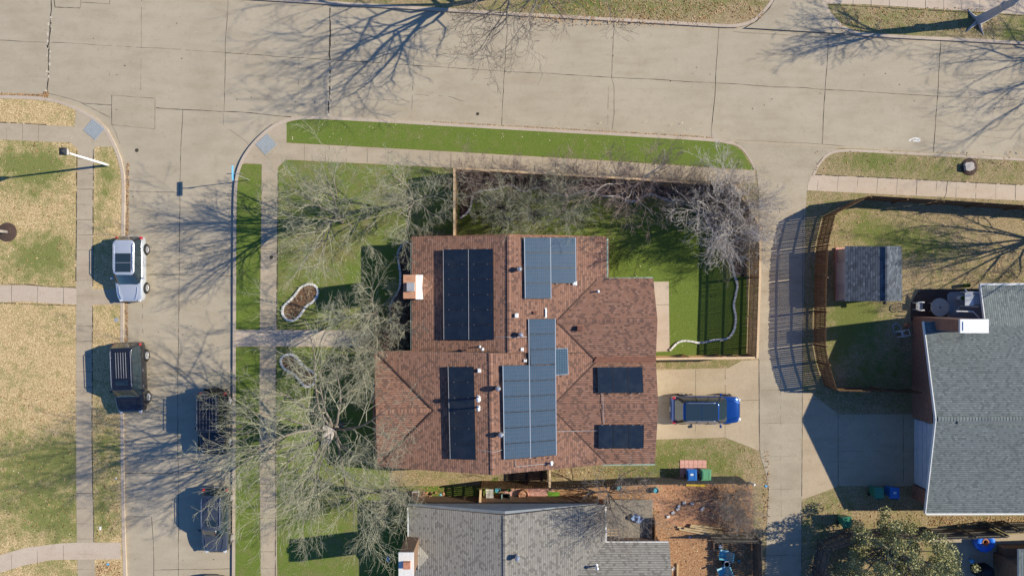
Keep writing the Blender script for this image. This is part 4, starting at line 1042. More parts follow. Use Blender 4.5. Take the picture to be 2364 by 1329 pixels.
# behind the back fence and in the corner
tree('elm', 'bare_tree', 1160, 490, .5, .8, 'bare tree over the back lawn nearest the short tan fence', group=gB)
tree('elm', 'bare_tree', 1232, 498, .48, 2.6, 'bare tree over the back lawn above the blue panels', group=gB)
tree('elm', 'bare_tree', 1300, 486, .52, 3.9, 'bare tree over the back lawn, third from the short tan fence', group=gB)
tree('myrtle', 'bare_tree', 1452, 432, 1.0, 2.2, 'tallest reddish bare tree in the back bed, its twigs over the street', group=gB)
tree('ash', 'bare_tree', 1568, 444, .45, 5.2, 'small bare tree in the back bed near the corner thicket', group=gB, crown_m=M['twig_dark'])
for i, (x, y, s_, z_) in enumerate(((1086, 424, .52, .4), (1134, 421, .56, 1.7), (1182, 421, .52, 2.9), (1236, 423, .55, 4.1), (1288, 427, .54, 5.2), (1340, 428, .5, .9), (1402, 430, .5, 2.2), (1450, 434, .5, 3.3), (1504, 436, .5, 4.6), (1560, 441, .48, 5.9))):
    tree('myrtle', 'bare_shrub', x, y, s_, z_, 'reddish bare shrub along the tan street fence, number %s of ten counted from the west' % ('one two three four five six seven eight nine ten'.split()[i]), 'shrub', 'bare shrubs along the tan street fence')
tree('corner', 'bare_tree', 1646, 508, .68, .9, 'pale barked bare tree filling the fence corner, twigs reaching over the alley', group=gB)
tree('corner', 'bare_tree', 1676, 486, .48, 3.0, 'second pale barked bare tree, tight into the fence corner', group=gB)
for i, (x, y, s_, z_) in enumerate(((1640, 470, .5, .2), (1680, 545, .5, 1.6), (1672, 500, .5, 3.3), (1690, 590, .38, 4.2), (1620, 450, .38, 5.5))):
    tree('cornerb', 'bare_shrub', x, y, s_, z_, ['thicket shrub at the west side of the corner tree', 'thicket shrub south east of the corner tree', 'thicket shrub at the foot of the corner tree', 'southernmost thicket shrub below the corner tree beside the fence', 'small thicket shrub where the wavy edging meets the corner brush'][i], 'shrub', 'thicket in the fence corner')
# bottom yard
tree('brush', 'bare_tree', 1400, 1132, 1.05, .7, 'bare tree over the plank deck beside the grey shingled roof', crown_m=M['twig_mid'])
for i, (x, y, s_, z_) in enumerate(((1668, 1146, .56, .3), (1688, 1180, .55, 1.9), (1702, 1220, .5, 3.1), (1700, 1140, .6, 4.2), (1712, 1180, .5, 5.1))):
    tree('brush', 'bare_shrub', x, y, s_, z_, ['tallest brush at the west side of the bottom yard thicket', 'brush in the middle of the bottom yard thicket', 'brush at the south edge of the bottom yard thicket', 'brush at the alley corner of the bottom yard thicket', 'low brush nearest the alley in the middle of the bottom yard thicket'][i], 'shrub', 'thicket in the bottom yard', crown_m=M['twig_mid'], sq=.8 if i == 0 else .55)
# street trees
tree('street', 'bare_tree', 1178, -12, .98, .5, 'large street tree beyond the top edge whose shadow lies across the wide street', group=gS)
tree('street', 'bare_tree', 2690, 120, .82, 2.5, 'street tree beyond the right edge throwing a long shadow on the street', group=gS)
tree('ash', 'bare_tree', 2480, 540, 1.1, 1.1, 'bare tree beyond the right edge shading the shed yard', group=gS)
t = empty('bare_tree', G(2252, 52, KZ), 0, 'thick leaning trunk of a bare tree in the top right corner', 'tree', gS)
mb = MB(); mb.tube([(0, 0, -.1), (.02, 0, .4), (.1, .02, 1.6), (.2, .05, 3.2), (.15, .15, 4.2)], [.42, .34, .30, .26, .2], 14); mb.tube([(.2, .05, 2.4), (.12, .14, 2.62), (.05, .2, 2.75)], [.3, .27, .2], 10)
for a in (.4, 2.2, 3.9, 5.2): mb.tube([(0, 0, .25), (math.cos(a) * .5, math.sin(a) * .5, .08), (math.cos(a) * 1.1, math.sin(a) * 1.1, -.02)], [.16, .1, .03], 6)
mb.build('trunk', M['bark_pale'], t, smooth=True)
o = bpy.data.objects.new('crown', tubes_mesh('crown', gen_branches(seed=52, h=3.4, spread=2.6, trunk_r=.14, limbs=9, nums=(7, 5, 4), fork=.05, minr=.009), M['twig_dark'])); col.objects.link(o); o.parent = t; o.location = (.15, .15, 4.0)
t = empty('young_tree', G(20, 536, KZ), 0, 'young pale trunked tree in a round mulch ring on the west lawn', 'tree')
mb = MB(); mb.tube([(0, 0, 0), (-.02, .02, 1.5), (.02, 0, 3.0)], [.12, .1, .08], 12); mb.build('trunk', M['bark_pale'], t, smooth=True)
o = bpy.data.objects.new('crown', tubes_mesh('crown', gen_branches(seed=61, h=3.2, spread=1.3, trunk_r=.06, limbs=7, nums=(5, 4, 3), fork=.05, minr=.006), M['twig'])); col.objects.link(o); o.parent = t; o.location = (.02, 0, 2.9)
mb = MB(); mb.lathe((0, 0, 0), [(.68, -.01), (.66, .05), (.3, .1), (.05, .11)], 30); mb.build('mulch_ring', M['darkmulch'], t)
# shrubs by the house walls
for i, (x, y, s_, z_) in enumerate(((943, 575, .8, 0), (948, 598, .75, 1), (985, 562, .8, 2), (1010, 560, .7, 3), (1035, 557, .75, 3.6), (932, 700, .9, 4), (922, 730, .95, 5), (942, 752, .9, .5), (915, 765, .9, 1.5), (880, 785, .95, 2.5), (858, 790, .8, 3.5), (905, 790, .95, 4.5), (935, 780, 1, 5.5))):
    where = ['between chimney and north corner, upper', 'between chimney and north corner, lower', 'at the north wall near the west corner', 'at the north wall near the short fence', 'right beside the short fence', 'just south of the chimney', 'in the curve of the pale edging', 'at the wall above the entry', 'at the end of the pale edging', 'on the south side of the entry path', 'closest to the end of the front path', 'in the middle of the entry bed', 'in the inner entry corner'][i]
    tree('shrub', 'bare_shrub', x, y, s_, z_, 'low twiggy shrub ' + where, 'shrub', gM, crown_m=M['twig'] if i % 3 == 0 else None)
tree('shrub', 'bare_shrub', 968, 1138, .8, 2, 'low twiggy shrub at the planter of the grey shingled house', 'shrub', gM)

# ------------------------------------------------------------ evergreen with leaf clumps
t = empty('evergreen_tree', G(2016, 1246, KZ), 0, 'leafy evergreen tree with dense olive green crown in the bottom yard', 'tree')
rg = random.Random(9); mb = MB(); mb.tube([(0, 0, 0), (.05, .1, 1.2), (.1, .1, 2.6)], [.2, .16, .12], 10)
clumps = []
for i in range(190):
    a = rg.uniform(0, 6.283); u = math.sqrt(rg.random()); zz = rg.uniform(1.6, 5.8)
    rad = 3.35 * math.sqrt(max(0.05, 1 - ((zz - 3.2) / 3.2) ** 2)) * u * rg.uniform(.85, 1.15)
    c = Vector((.1 + math.cos(a) * rad * 1.1, -.75 + math.sin(a) * rad, zz))
    if rg.random() < .10: c += Vector((rg.uniform(1.2, 2.0), rg.uniform(-1.2, -.4), -.6))
    clumps.append(c)
for c in clumps[::3]:
    st = Vector((.1, .1, min(2.6, max(1.2, c.z - 1)))); mb.tube([st, st.lerp(c, .5) + Vector((0, 0, .1)), c], [.06, .04, .015], 5)
mb.build('trunk', M['bark'], t)
V = []; F = []
for c in clumps:
    R_ = rg.uniform(.3, .62)
    for k in range(int(170 * R_ / .45)):
        d = Vector((rg.gauss(0, 1), rg.gauss(0, 1), rg.gauss(0, .8))).normalized() * R_ * rg.uniform(.45, 1.0)
        p = c + d; n = Vector((rg.gauss(0, .6), rg.gauss(0, .6), rg.uniform(.2, 1))).normalized(); a_ = n.orthogonal().normalized(); a_.rotate(Matrix.Rotation(rg.uniform(0, 6.28), 3, n)); b_ = n.cross(a_)
        l = rg.uniform(.045, .085); w_ = l * .55; b0 = len(V)
        V += [tuple(p - a_ * l), tuple(p + b_ * w_), tuple(p + a_ * l), tuple(p - b_ * w_)]; F.append((b0, b0 + 1, b0 + 2, b0 + 3))
me = bpy.data.meshes.new('crown'); me.from_pydata(V, [], F); me.materials.append(M['leaf']); me.update()
o = bpy.data.objects.new('crown', me); col.objects.link(o); o.parent = t

# ------------------------------------------------------------ vehicles
def car_mesh(L, Wd, prof, end_f=(.62, .9), end_r=(.74, .93), sill=.24, bulge=1.0, square=False):
    """prof: list of (t, top z, width factor) from rear 0 to front 1 -> lofted body"""
    V = []; F = []; rings = []
    for (t, zt, wf) in prof:
        x = (t - .5) * L; w_ = Wd / 2 * wf; mid = sill + (zt - sill) * .42
        half = [(w_ * .90, sill), (w_ * .975, sill + .10), (w_ * 1.0, mid), (w_ * .985, zt - (zt - sill) * .22), (w_ * .945, zt - .055), (w_ * .88, zt - .008), (w_ * .55, zt + .018), (0, zt + .028)]
        half[4] = (w_ * .965, zt - .06); half[5] = (w_ * .915, zt - .005)
        if square: half[4] = (w_ * .975, zt - .04); half[5] = (w_ * .93, zt)
        ring = [(x, y, z) for y, z in half] + [(x, -y, z) for y, z in half[-2::-1]]
        rings.append(len(V)); V += ring
    n = len(half) * 2 - 1
    for a, b in zip(rings[:-1], rings[1:]):
        for k in range(n - 1): F.append((a + k, b + k, b + k + 1, a + k + 1))
        F.append((a + n - 1, b + n - 1, b, a))
    F.append(tuple(rings[0] + k for k in range(n))); F.append(tuple(rings[-1] + k for k in range(n))[::-1])
    return V, F
def house_ring(x0, x1, w_, z, rf, rr_, n=6, bow=.0):
    """rounded rectangle ring at height z; rf, rr corner radii front/rear"""
    out = []
    for (cx, cy, r, a0) in ((x1 - rf, w_ - rf, rf, 0), (x0 + rr_, w_ - rr_, rr_, 90), (x0 + rr_, -w_ + rr_, rr_, 180), (x1 - rf, -w_ + rf, rf, 270)):
        for k in range(n):
            a = R(a0 + 90 * k / (n - 1)); out.append((cx + r * math.cos(a), cy + r * math.sin(a), z))
    return [(x + (bow * (1 - (y / w_) ** 2) if x > (x0 + x1) / 2 else -bow * .4 * (1 - (y / w_) ** 2)), y, z) for x, y, z in out]
def wheel(parent, x, y, r, wd, side, mrim):
    mb = MB(); q = Matrix.Rotation(R(90) * -side, 3, 'X')
    mb.lathe((x, y, r), [(r * .55, -wd / 2), (r * .93, -wd / 2), (r, -wd * .33), (r, wd * .33), (r * .93, wd / 2), (r * .66, wd / 2), (r * .62, wd * .36)], 28, M=q)
    o = mb.build('wheel', M['rubber'], parent, smooth=False)
    rm = MB(); rm.lathe((x, y, r), [(r * .66, wd * .30), (r * .66, wd * .505), (r * .60, wd * .505), (r * .58, wd * .40)], 28, M=q)
    for k in range(10):
        a = 2 * math.pi * k / 10; d = q @ Vector((math.cos(a), math.sin(a), 0)); c = Vector((x, y, r)) + q @ Vector((0, 0, wd * .45))
        rm.bar(c + d * r * .08, c + d * r * .62, .045, .04)
    rm.lathe((x, y, r), [(r * .14, wd * .44), (r * .12, wd * .52)], 12, M=q)
    rm.build('rim', mrim, o)
def build_car(name, label, loc, rz, L, Wd, Ht, belt, hood, body, prof, gh, roof_m=None, wheels=(.185, .80), wr=.36, sunroof=None, rails=True, rails_m=None, lamp_side=True, glass=None, group='parked cars', ribs=0, mirror_m=None, hoodlines=True, arch=False, square=False, cat='car'):
    g = glass or M['glass']
    root = empty(name, loc, rz, label, cat, group)
    V, F = car_mesh(L, Wd, prof, square=square)
    me = bpy.data.meshes.new('body'); me.from_pydata(V, [], F); me.materials.append(body); me.update()
    me.polygons.foreach_set('use_smooth', [True] * len(F))
    o = bpy.data.objects.new('body', me); col.objects.link(o); o.parent = root
    md = o.modifiers.new('s', 'SUBSURF'); md.levels = 2; md.render_levels = 2
    # greenhouse rings: (x0, x1, half width, z)
    r0, r1 = gh['base'], gh['top']; zb = belt - .03
    nn = 7; rings = []
    lv = [0, .5, 1.0]
    gl = MB()
    def ring(t):
        bow = gh.get('bow', .12)
        return house_ring(r0[0] + (r1[0] - r0[0]) * t, r0[1] + (r1[1] - r0[1]) * t - bow * .0, (r0[2] + (r1[2] - r0[2]) * (t ** 1.25)), zb + (Ht - .05 - zb) * t, gh.get('rf', .28) * (1 - .35 * t), gh.get('rr', .2) * (1 - .2 * t), nn, bow * (1 - .3 * t))
    RR = [ring(t) for t in (0, .35, .7, 1)]; n = len(RR[0])
    gl.v = [p for r_ in RR for p in r_]
    for a in range(3):
        for k in range(n): gl.f.append([a * n + k, a * n + (k + 1) % n, (a + 1) * n + (k + 1) % n, (a + 1) * n + k]); gl.m.append(0)
    go = gl.build('windows', g, root, smooth=True)
    # roof skin: shoulder ring, edge, crown
    rf = MB(); top = ring(1.0); cx = (r1[0] + r1[1]) / 2
    def shrink(rg_, k, dz): return [(cx + (x - cx) * (1 - k * .55), y * (1 - k), z + dz) for x, y, z in rg_]
    def grow_(rg_, k, dz): return [(cx + (x - cx) * (1 + k * .3), y * (1 + k), z + dz) for x, y, z in rg_]
    rs = [grow_(top, .012, -.05), grow_(top, .02, -.005), shrink(top, .04, .028), shrink(top, .16, .045), shrink(top, .55, .062)]
    rf.v = [p for r_ in rs for p in r_]
    for a in range(len(rs) - 1):
        for k in range(n): rf.f.append([a * n + k, a * n + (k + 1) % n, (a + 1) * n + (k + 1) % n, (a + 1) * n + k]); rf.m.append(0)
    e = (len(rs) - 1) * n; rf.f.append([e + k for k in range(n)]); rf.m.append(0)
    ro = rf.build('roof', roof_m or body, root, smooth=True)
    # pillars
    idx = [0, 1, nn - 1, nn, 2 * nn - 1, 2 * nn, 3 * nn - 1, 3 * nn, 4 * nn - 2]
    for k in (nn - 2, nn + 1, 3 * nn - 2 - nn + nn, 0):
        pass
    for k, wdt in ((nn // 2, .06), (nn + nn // 2, .11), (2 * nn + nn // 2, .11), (3 * nn + nn // 2, .06)):
        pm = MB(); pm.tube([RR[i][k] for i in range(4)], wdt * .5, 6); pm.build('pillar', M['black'] if gh.get('blackp') else body, root)
    for sd in (1, -1):
        for tx in gh.get('pillars', (.42, .70)):
            pts = []
            for i, t in enumerate((0, .35, .7, 1)):
                x0_ = r0[0] + (r1[0] - r0[0]) * t; x1_ = r0[1] + (r1[1] - r0[1]) * t; w_ = r0[2] + (r1[2] - r0[2]) * (t ** 1.25)
                pts.append((x0_ + (x1_ - x0_) * tx, sd * (w_ - .002), RR[i][0][2]))
            pm = MB(); pm.tube(pts, .028, 5); pm.build('pillar', M['black'] if gh.get('blackp') else body, root)
    # windscreen surround line at the cowl and wipers
    cw = MB(); cw.tube([RR[0][k] for k in list(range(3 * nn + nn // 2, 4 * nn)) + list(range(0, nn // 2 + 1))], .03, 6); cw.build('cowl', M['black'], root)
    wp = MB()
    for y in (-.35, .25): wp.bar((r0[1] + .06, y, belt + .0), (r0[1] - .12, y + .5, belt + .11), .018, .015)
    wp.build('wiper', M['black'], root)
    if sunroof:
        sx0, sx1, sw = sunroof; s_ = MB(); nseg = 2 if sx1 - sx0 > 1.1 else 1
        zc = Ht + .010
        for k in range(nseg):
            a = sx0 + (sx1 - sx0) * k / nseg + .012; b = sx0 + (sx1 - sx0) * (k + 1) / nseg - .012
            s_.box(((a + b) / 2, 0, zc), (b - a, sw * 2, .012))
        s_.build('sunroof', g, ro)
    if rails:
        for sd in (1, -1):
            mb = MB(); y = sd * (r1[2] * .93); mb.tube([(r1[0] + .2, y, Ht - .01), (r1[0] + .3, y, Ht + .055), (r1[1] - .35, y, Ht + .055), (r1[1] - .22, y, Ht - .01)], .02, 6); mb.build('roof_rail', rails_m or M['chrome'], ro)
    if ribs:
        mb = MB()
        for k in range(ribs):
            y = (k - (ribs - 1) / 2) * .17; mb.bar((r1[0] + .3, y, Ht + .018), (r1[0] + .3 + gh.get('riblen', 1.5), y, Ht + .018), .02, .012)
        mb.build('roof_rib', M['grey_metal'], ro)
    for k, t in enumerate(wheels):
        for sd in (1, -1):
            x = (t - .5) * L
            mb = MB(); q = Matrix.Rotation(R(90) * -sd, 3, 'X'); mb.lathe((x, sd * (Wd / 2 - .10), wr + .015), [(wr * 1.14, -.05), (wr * 1.16, .075), (wr * 1.08, .105)], 26, M=q)
            mb.build('wheel_arch', M['black'], root)
            wheel(root, x, sd * (Wd / 2 - .075), wr, .24, sd, M['chrome'])
    for sd in (1, -1):
        mx = r0[1] - .42
        mb = MB(); mb.tube([(mx, sd * Wd * .45, belt), (mx - .02, sd * (Wd * .5 + .05), belt + .04)], .03, 6); mb.box((mx - .01, sd * (Wd / 2 + .11), belt + .08), (.13, .19, .14)); mb.build('mirror', mirror_m or body, root, bevel=.035)
        fl = prof[-3]; mb = MB(); mb.box((L * (fl[0] - .5) - .03, sd * Wd / 2 * fl[2] * .80, fl[1] - .08), (.34, .22, .13), rz=sd * -.42); mb.build('headlight', M['clear_lens'], root, bevel=.04)
        rl = prof[2]; mb = MB(); mb.box((L * (rl[0] - .5) - .05, sd * Wd / 2 * rl[2] * .90, belt - .1), (.2, .17, .3), rz=sd * .25); mb.build('taillight', M['red_lens'], root, bevel=.04)
        mb = MB()
        for xx in (-.1 * L, .12 * L): mb.bar((xx - .09, sd * (Wd / 2 + .004), belt - .14), (xx + .09, sd * (Wd / 2 + .004), belt - .14), .025, .028)
        mb.build('door_handle', M['chrome'], root)
    if hoodlines:
        hx0 = r0[1] + .2; hx1 = L * .46
        for sd in (1, -1): mb = MB(); mb.tube([(hx0, sd * Wd * .34, hood + .045), ((hx0 + hx1) / 2, sd * Wd * .32, hood + .012), (hx1, sd * Wd * .25, hood - .075)], .016, 5); mb.build('bonnet_crease', body, root)
    mb = MB(); mb.box((L * .487, 0, .52), (.05, Wd * .5, .22)); mb.build('grille', M['black'], root)
    mb = MB(); mb.box((L * .5 - .015, 0, .42), (.02, .34, .12)); mb.box((-L * .5 + .015, 0, .62), (.02, .34, .12)); mb.build('number_plate', M['white'], root)
    return root
def suv_prof(belt, hood, nose=.80, rear=.97, fr=.88, box=False):
    if box: return [(0, belt * .8, .88), (.012, belt * .96, .93), (.05, belt, .985), (.2, belt, 1), (.45, belt, 1), (.66, belt, .99), (.74, hood + .03, .97), (.84, hood, .95), (.94, hood - .03, .93), (.985, hood - .07, .9), (1, hood - .25, .86)]
    return [(0, belt * .66, .70), (.015, belt * .86, .86), (.05, belt * .98, .95), (.12, belt, .985), (.3, belt, 1), (.5, belt, 1), (.66, belt, 1), (.72, hood + .05, .995), (.82, hood, .98), (.91, hood - .07, .94), (.965, hood - .16, fr), (.99, hood - .28, .74), (1, hood - .42, .60)]
silver = paint('silver_paint', (.56, .60, .66), .25, 1, .4)
blackp = paint('black_paint', (.012, .013, .018), .12, 1)
charcoal = paint('charcoal_paint', (.07, .08, .10), .2, 1, .3)
bluep = paint('metallic_blue_paint', (.004, .055, .25), .16, 1, .5)
dglass = paint('dark_car_glass', (.008, .012, .018), .04, 1)
wglass = paint('car_glass', (.02, .035, .045), .04, 1)
P_ = math.pi
build_car('parked_car', 'silver crossover with a large dark sunroof, parked facing down at the left kerb', G(314, 621, 0), -P_ / 2, 4.62, 1.92, 1.62, .98, .98, silver, suv_prof(.98, .96),
          dict(base=(-2.2, 1.08, .89), top=(-1.92, .38, .72), bow=.16, rf=.3, rr=.28, pillars=(.4, .68), blackp=True), sunroof=(-1.05, .26, .53), wr=.36, glass=wglass, wheels=(.205, .79))
build_car('parked_car', 'large black sport utility vehicle with ribbed roof, parked facing down at the left kerb', G(314.5, 868, 0), -P_ / 2 + R(2.2), 5.0, 2.0, 1.84, 1.08, 1.10, blackp, suv_prof(1.08, 1.08),
          dict(base=(-2.4, 1.3, .94), top=(-2.15, .72, .74), bow=.12, rf=.26, rr=.2, pillars=(.36, .64), riblen=1.75), sunroof=(.05, .42, .42), ribs=5, wr=.40, glass=wglass, wheels=(.205, .79))
build_car('parked_car', 'dark blue grey hatchback at the right kerb, below the black boxy car', G(508, 1192, 0), -P_ / 2, 4.62, 1.85, 1.52, .93, .93, charcoal, suv_prof(.93, .91),
          dict(base=(-2.2, 1.05, .86), top=(-1.9, .4, .68), bow=.18, rf=.3, rr=.34, pillars=(.42, .7)), sunroof=(-.32, .2, .38), wr=.34, glass=wglass, wheels=(.19, .80), rails=True)
build_car('parked_car', 'blue sport utility vehicle parked nose out on the driveway by the garage', G(1621, 940, KZ), 0, 4.92, 1.98, 1.72, 1.03, 1.03, bluep, suv_prof(1.03, 1.01),
          dict(base=(-2.18, 1.36, .91), top=(-1.78, .62, .66), bow=.16, rf=.28, rr=.3, pillars=(.4, .67), blackp=True), sunroof=(-1.65, .58, .6), wr=.38, glass=wglass, wheels=(.185, .80), rails=True)
build_car('parked_car', 'dark car cut by the bottom edge of the picture, parked at the right kerb', G(500, 1394, 0), -P_ / 2, 4.5, 1.8, 1.46, .93, .93, charcoal, suv_prof(.93, .91),
          dict(base=(-2.0, 1.0, .82), top=(-1.5, .38, .60), bow=.18, rf=.3, rr=.3), wr=.34, glass=wglass, wheels=(.19, .80), rails=False)
jeep = build_car('off_road_car', 'black boxy off road car with roof rack and rear spare wheel under the twigs', G(505, 968, 0), -P_ / 2, 4.3, 1.86, 1.85, 1.12, 1.14, blackp, suv_prof(1.12, 1.12, box=True),
          dict(base=(-2.05, .82, .84), top=(-1.98, .52, .74), bow=.03, rf=.12, rr=.1, pillars=(.35, .68), blackp=True), wr=.42, glass=dglass, wheels=(.17, .85), rails=False, square=True, hoodlines=False)
wj = Matrix.Rotation(R(-90), 3, 'Y'); mb = MB()
mb.lathe((-2.28, .1, 1.05), [(.2, -.12), (.37, -.12), (.40, -.05), (.40, .07), (.36, .12), (.15, .12)], 26, M=wj); mb.build('spare_wheel', M['rubber'], jeep)
mb = MB()
for y in (-.66, .66): mb.tube([(-1.85, y, 1.98), (.35, y, 1.98)], .022, 6)
for k in range(4): mb.tube([(-1.85 + k * .733, -.66, 1.98), (-1.85 + k * .733, .66, 1.98)], .014, 5)
for k in range(5): mb.tube([(-1.85, -.44 + k * .22, 1.99), (.35, -.44 + k * .22, 1.99)], .010, 5)
for y in (-.66, .66):
    for x in (-1.7, -.7, .2): mb.tube([(x, y, 1.86), (x, y, 1.98)], .018, 5)
mb.build('roof_rack', mottled('dark_rack_metal', (.12, .12, .125), (.22, .22, .225), 8, .5, .05), jeep)
mb = MB(); mb.box((2.2, 0, .62), (.16, 1.5, .2)); mb.box((-2.2, 0, .55), (.14, 1.6, .2)); mb.build('bumper', M['black'], jeep, bevel=.03)
mb = MB()
for sd in (1, -1):
    for t in (.17, .85): mb = MB(); mb.box(((t - .5) * 4.3, sd * .93, .94), (1.05, .22, .07)); mb.build('fender_flare', M['black'], jeep, bevel=.03)

# ------------------------------------------------------------ street furniture
t = empty('street_lamp', G(252, 382, KZ), 0, 'white pole street lamp with a dark square lantern beside the left kerb', 'street lamp')
mb = MB(); mb.tube([(0, 0, 0), (0, 0, .5), (0, 0, 4.35)], [.10, .085, .055], 14); mb.build('pole', M['flash'], t, smooth=True)
mb = MB(); mb.tube([(0, 0, 1.9), (0, 0, 2.02)], .085, 14); mb.build('collar', M['flash'], t)
mb = MB(); mb.tube([(0, 0, 4.3), (0, 0, 4.5)], [.09, .13], 12); mb.build('neck', M['grey_metal'], t)
def frus(mb, z0, h0, z1_, h1):
    mb.add([(sx * h0, sy * h0, z0) for sx, sy in ((-1, -1), (1, -1), (1, 1), (-1, 1))] + [(sx * h1, sy * h1, z1_) for sx, sy in ((-1, -1), (1, -1), (1, 1), (-1, 1))], [(0, 1, 5, 4), (1, 2, 6, 5), (2, 3, 7, 6), (3, 0, 4, 7), (4, 5, 6, 7), (3, 2, 1, 0)])
mb = MB(); frus(mb, 4.5, .14, 4.86, .205); mb.build('lantern_glass', M['clear_lens'], t)
mb = MB(); frus(mb, 4.86, .235, 4.9, .235); frus(mb, 4.9, .225, 5.06, .03); mb.build('lantern_cap', M['lamp_blue'], t)

t = empty('street_sign', G(577, 416, KZ), 0, 'street name sign with a blue white blade and a thin cross blade at the corner', 'sign')
mb = MB(); mb.tube([(0, 0, 0), (0, 0, 2.75)], .028, 8); mb.build('pole', M['grey_metal'], t)
mb = MB(); mb.box((0, 0, 2.9), (.025, 1.0, .24)); mb.build('sign_blade', M['sign_blue'], t)
mb = MB(); mb.box((0, 0, 2.64), (1.05, .02, .22)); mb.build('sign_blade', M['grey_metal'], t)

for (cx, cy, a, lb) in ((219, 300, 40, 'ribbed grey tactile kerb ramp plate at the left corner'), (616, 334, -42, 'ribbed grey tactile kerb ramp plate at the right corner')):
    t = empty('ramp_plate', G(cx, cy, z1), -R(a), lb, 'kerb ramp', 'tactile kerb ramps')
    mb = MB(); mb.box((0, 0, .008), (1.12, 1.05, .012)); mb.build('plate', mottled('plate_metal', (.27, .31, .32), (.38, .42, .42), 10, .7, .1), t)
    mb = MB()
    for k in range(7): mb.box((0, -.45 + k * .15, .017), (1.1, .06, .012))
    mb.build('ribs', M['grey_metal'], t)

def disc(name, px, py, r, m, label, cat, z=.004, g=None, h=.015):
    mb = MB(); mb.lathe((0, 0, 0), [(r, -.01), (r, h * .6), (r * .9, h), (r * .82, h * .7), (r * .3, h * .8)], 24)
    o = mb.build(name, m); o.location = G(px, py, z); return tag(o, label, cat, g)
disc('manhole_cover', 316, 347, .13, M['joint'], 'small dark valve cover in the street near the left corner', 'cover')
disc('water_meter_lid', 271, 738, .16, M['grey_metal'], 'round grey meter lid in the verge between silver and black cars', 'cover', KZ)
disc('water_meter_lid', 1103, 263, .11, M['joint'], 'small dark valve cover in the wide street', 'cover')
disc('water_meter_lid', 628, 594, .12, M['joint'], 'small dark lid in the front sidewalk', 'cover', z1 + .004)
disc('water_meter_lid', 251, 1300, .10, M['sign_blue'], 'small blue lid in the verge at the bottom left', 'cover', KZ)

# stump and stones on the right verge
t = empty('tree_stump', G(2231, 386, KZ), 0, 'cut tree stump with dark soil on the right verge', 'stump')
mb = MB(); n = 16; ring0 = [(math.cos(6.283 * k / n) * .36 * rb.uniform(.8, 1.2), math.sin(6.283 * k / n) * .34 * rb.uniform(.8, 1.2)) for k in range(n)]
mb.prism([(x, y) for x, y in ring0], 0, .28); mb.build('stump', M['bark_pale'], t)
mb = MB(); mb.lathe((.12, 0, 0), [(.62, 0), (.5, .06), (.2, .1)], 20); mb.build('soil', M['darkmulch'], t)

# ------------------------------------------------------------ wheelie bins
def bin_(px, py, rz, m, mlid, label, tip=0, sticker=False, gname='wheeled recycling bins'):
    t = empty('wheeled_bin', G(px, py, KZ), rz, label, 'bin', gname)
    mb = MB(); a = [(-.24, -.27), (.24, -.27), (.24, .27), (-.24, .27)]; b = [(-.31, -.36), (.31, -.36), (.31, .36), (-.31, .36)]
    mb.add([(x, y, .12) for x, y in a] + [(x, y, .98) for x, y in b], [(0, 1, 5, 4), (1, 2, 6, 5), (2, 3, 7, 6), (3, 0, 4, 7), (3, 2, 1, 0)]); mb.build('body', m, t, bevel=.03)
    mb = MB(); mb.box((0, -.01, 1.0), (.68, .78, .05)); mb.box((0, 0, 1.04), (.56, .62, .05)); mb.box((-.2, .02, 1.07), (.05, .5, .02)); mb.box((.2, .02, 1.07), (.05, .5, .02)); lid = mb.build('lid', mlid, t, bevel=.025)
    mb = MB(); mb.tube([(-.28, .42, .98), (.28, .42, .98)], .02, 8); mb.bar((-.26, .34, .97), (-.26, .43, .98), .03, .03); mb.bar((.26, .34, .97), (.26, .43, .98), .03, .03); mb.build('handle', M['black'], t)
    for sx in (-1, 1):
        mb = MB(); mb.lathe((sx * .27, .30, .13), [(.13, -.03), (.13, .03)], 16, M=Matrix.Rotation(R(90), 3, 'Y')); mb.build('wheel', M['rubber'], t)
    if sticker:
        mb = MB(); mb.box((.02, -.05, 1.071), (.2, .13, .008)); mb.build('sticker', M['white'], lid)
    return t
bin_(1588, 1086, P_ + .02, M['blue_bin'], M['blue_bin'], 'blue recycling bin with white sticker on the pink pavers', sticker=True)
bin_(1620, 1086, P_ -.02, M['lgreen_bin'], M['lgreen_bin'], 'faded green bin beside the blue one on the pink pavers')
bin_(2010, 1127, P_ + .05, M['green_bin'], M['green_bin'], 'dark green bin in the shade of the right hand garage')
bin_(2045, 1127, P_ -.03, M['blue_bin'], M['blue_bin'], 'blue bin with white sticker in the shade of the right hand garage', sticker=True)
bin_(1938, 1193, P_ + .12, M['green_bin'], M['green_bin'], 'green bin standing by the curved grey fence')
t = empty('paving', G(1600, 1085, KZ), 0, 'small pad of pink concrete pavers under the two bins', 'paving')
mb = MB()
for i in range(6):
    for j in range(4): mb.box((-.82 + i * .315, .6 - j * .33, .02), (.30, .315, .05))
mb.build('pavers', M['paver'], t, bevel=.008)

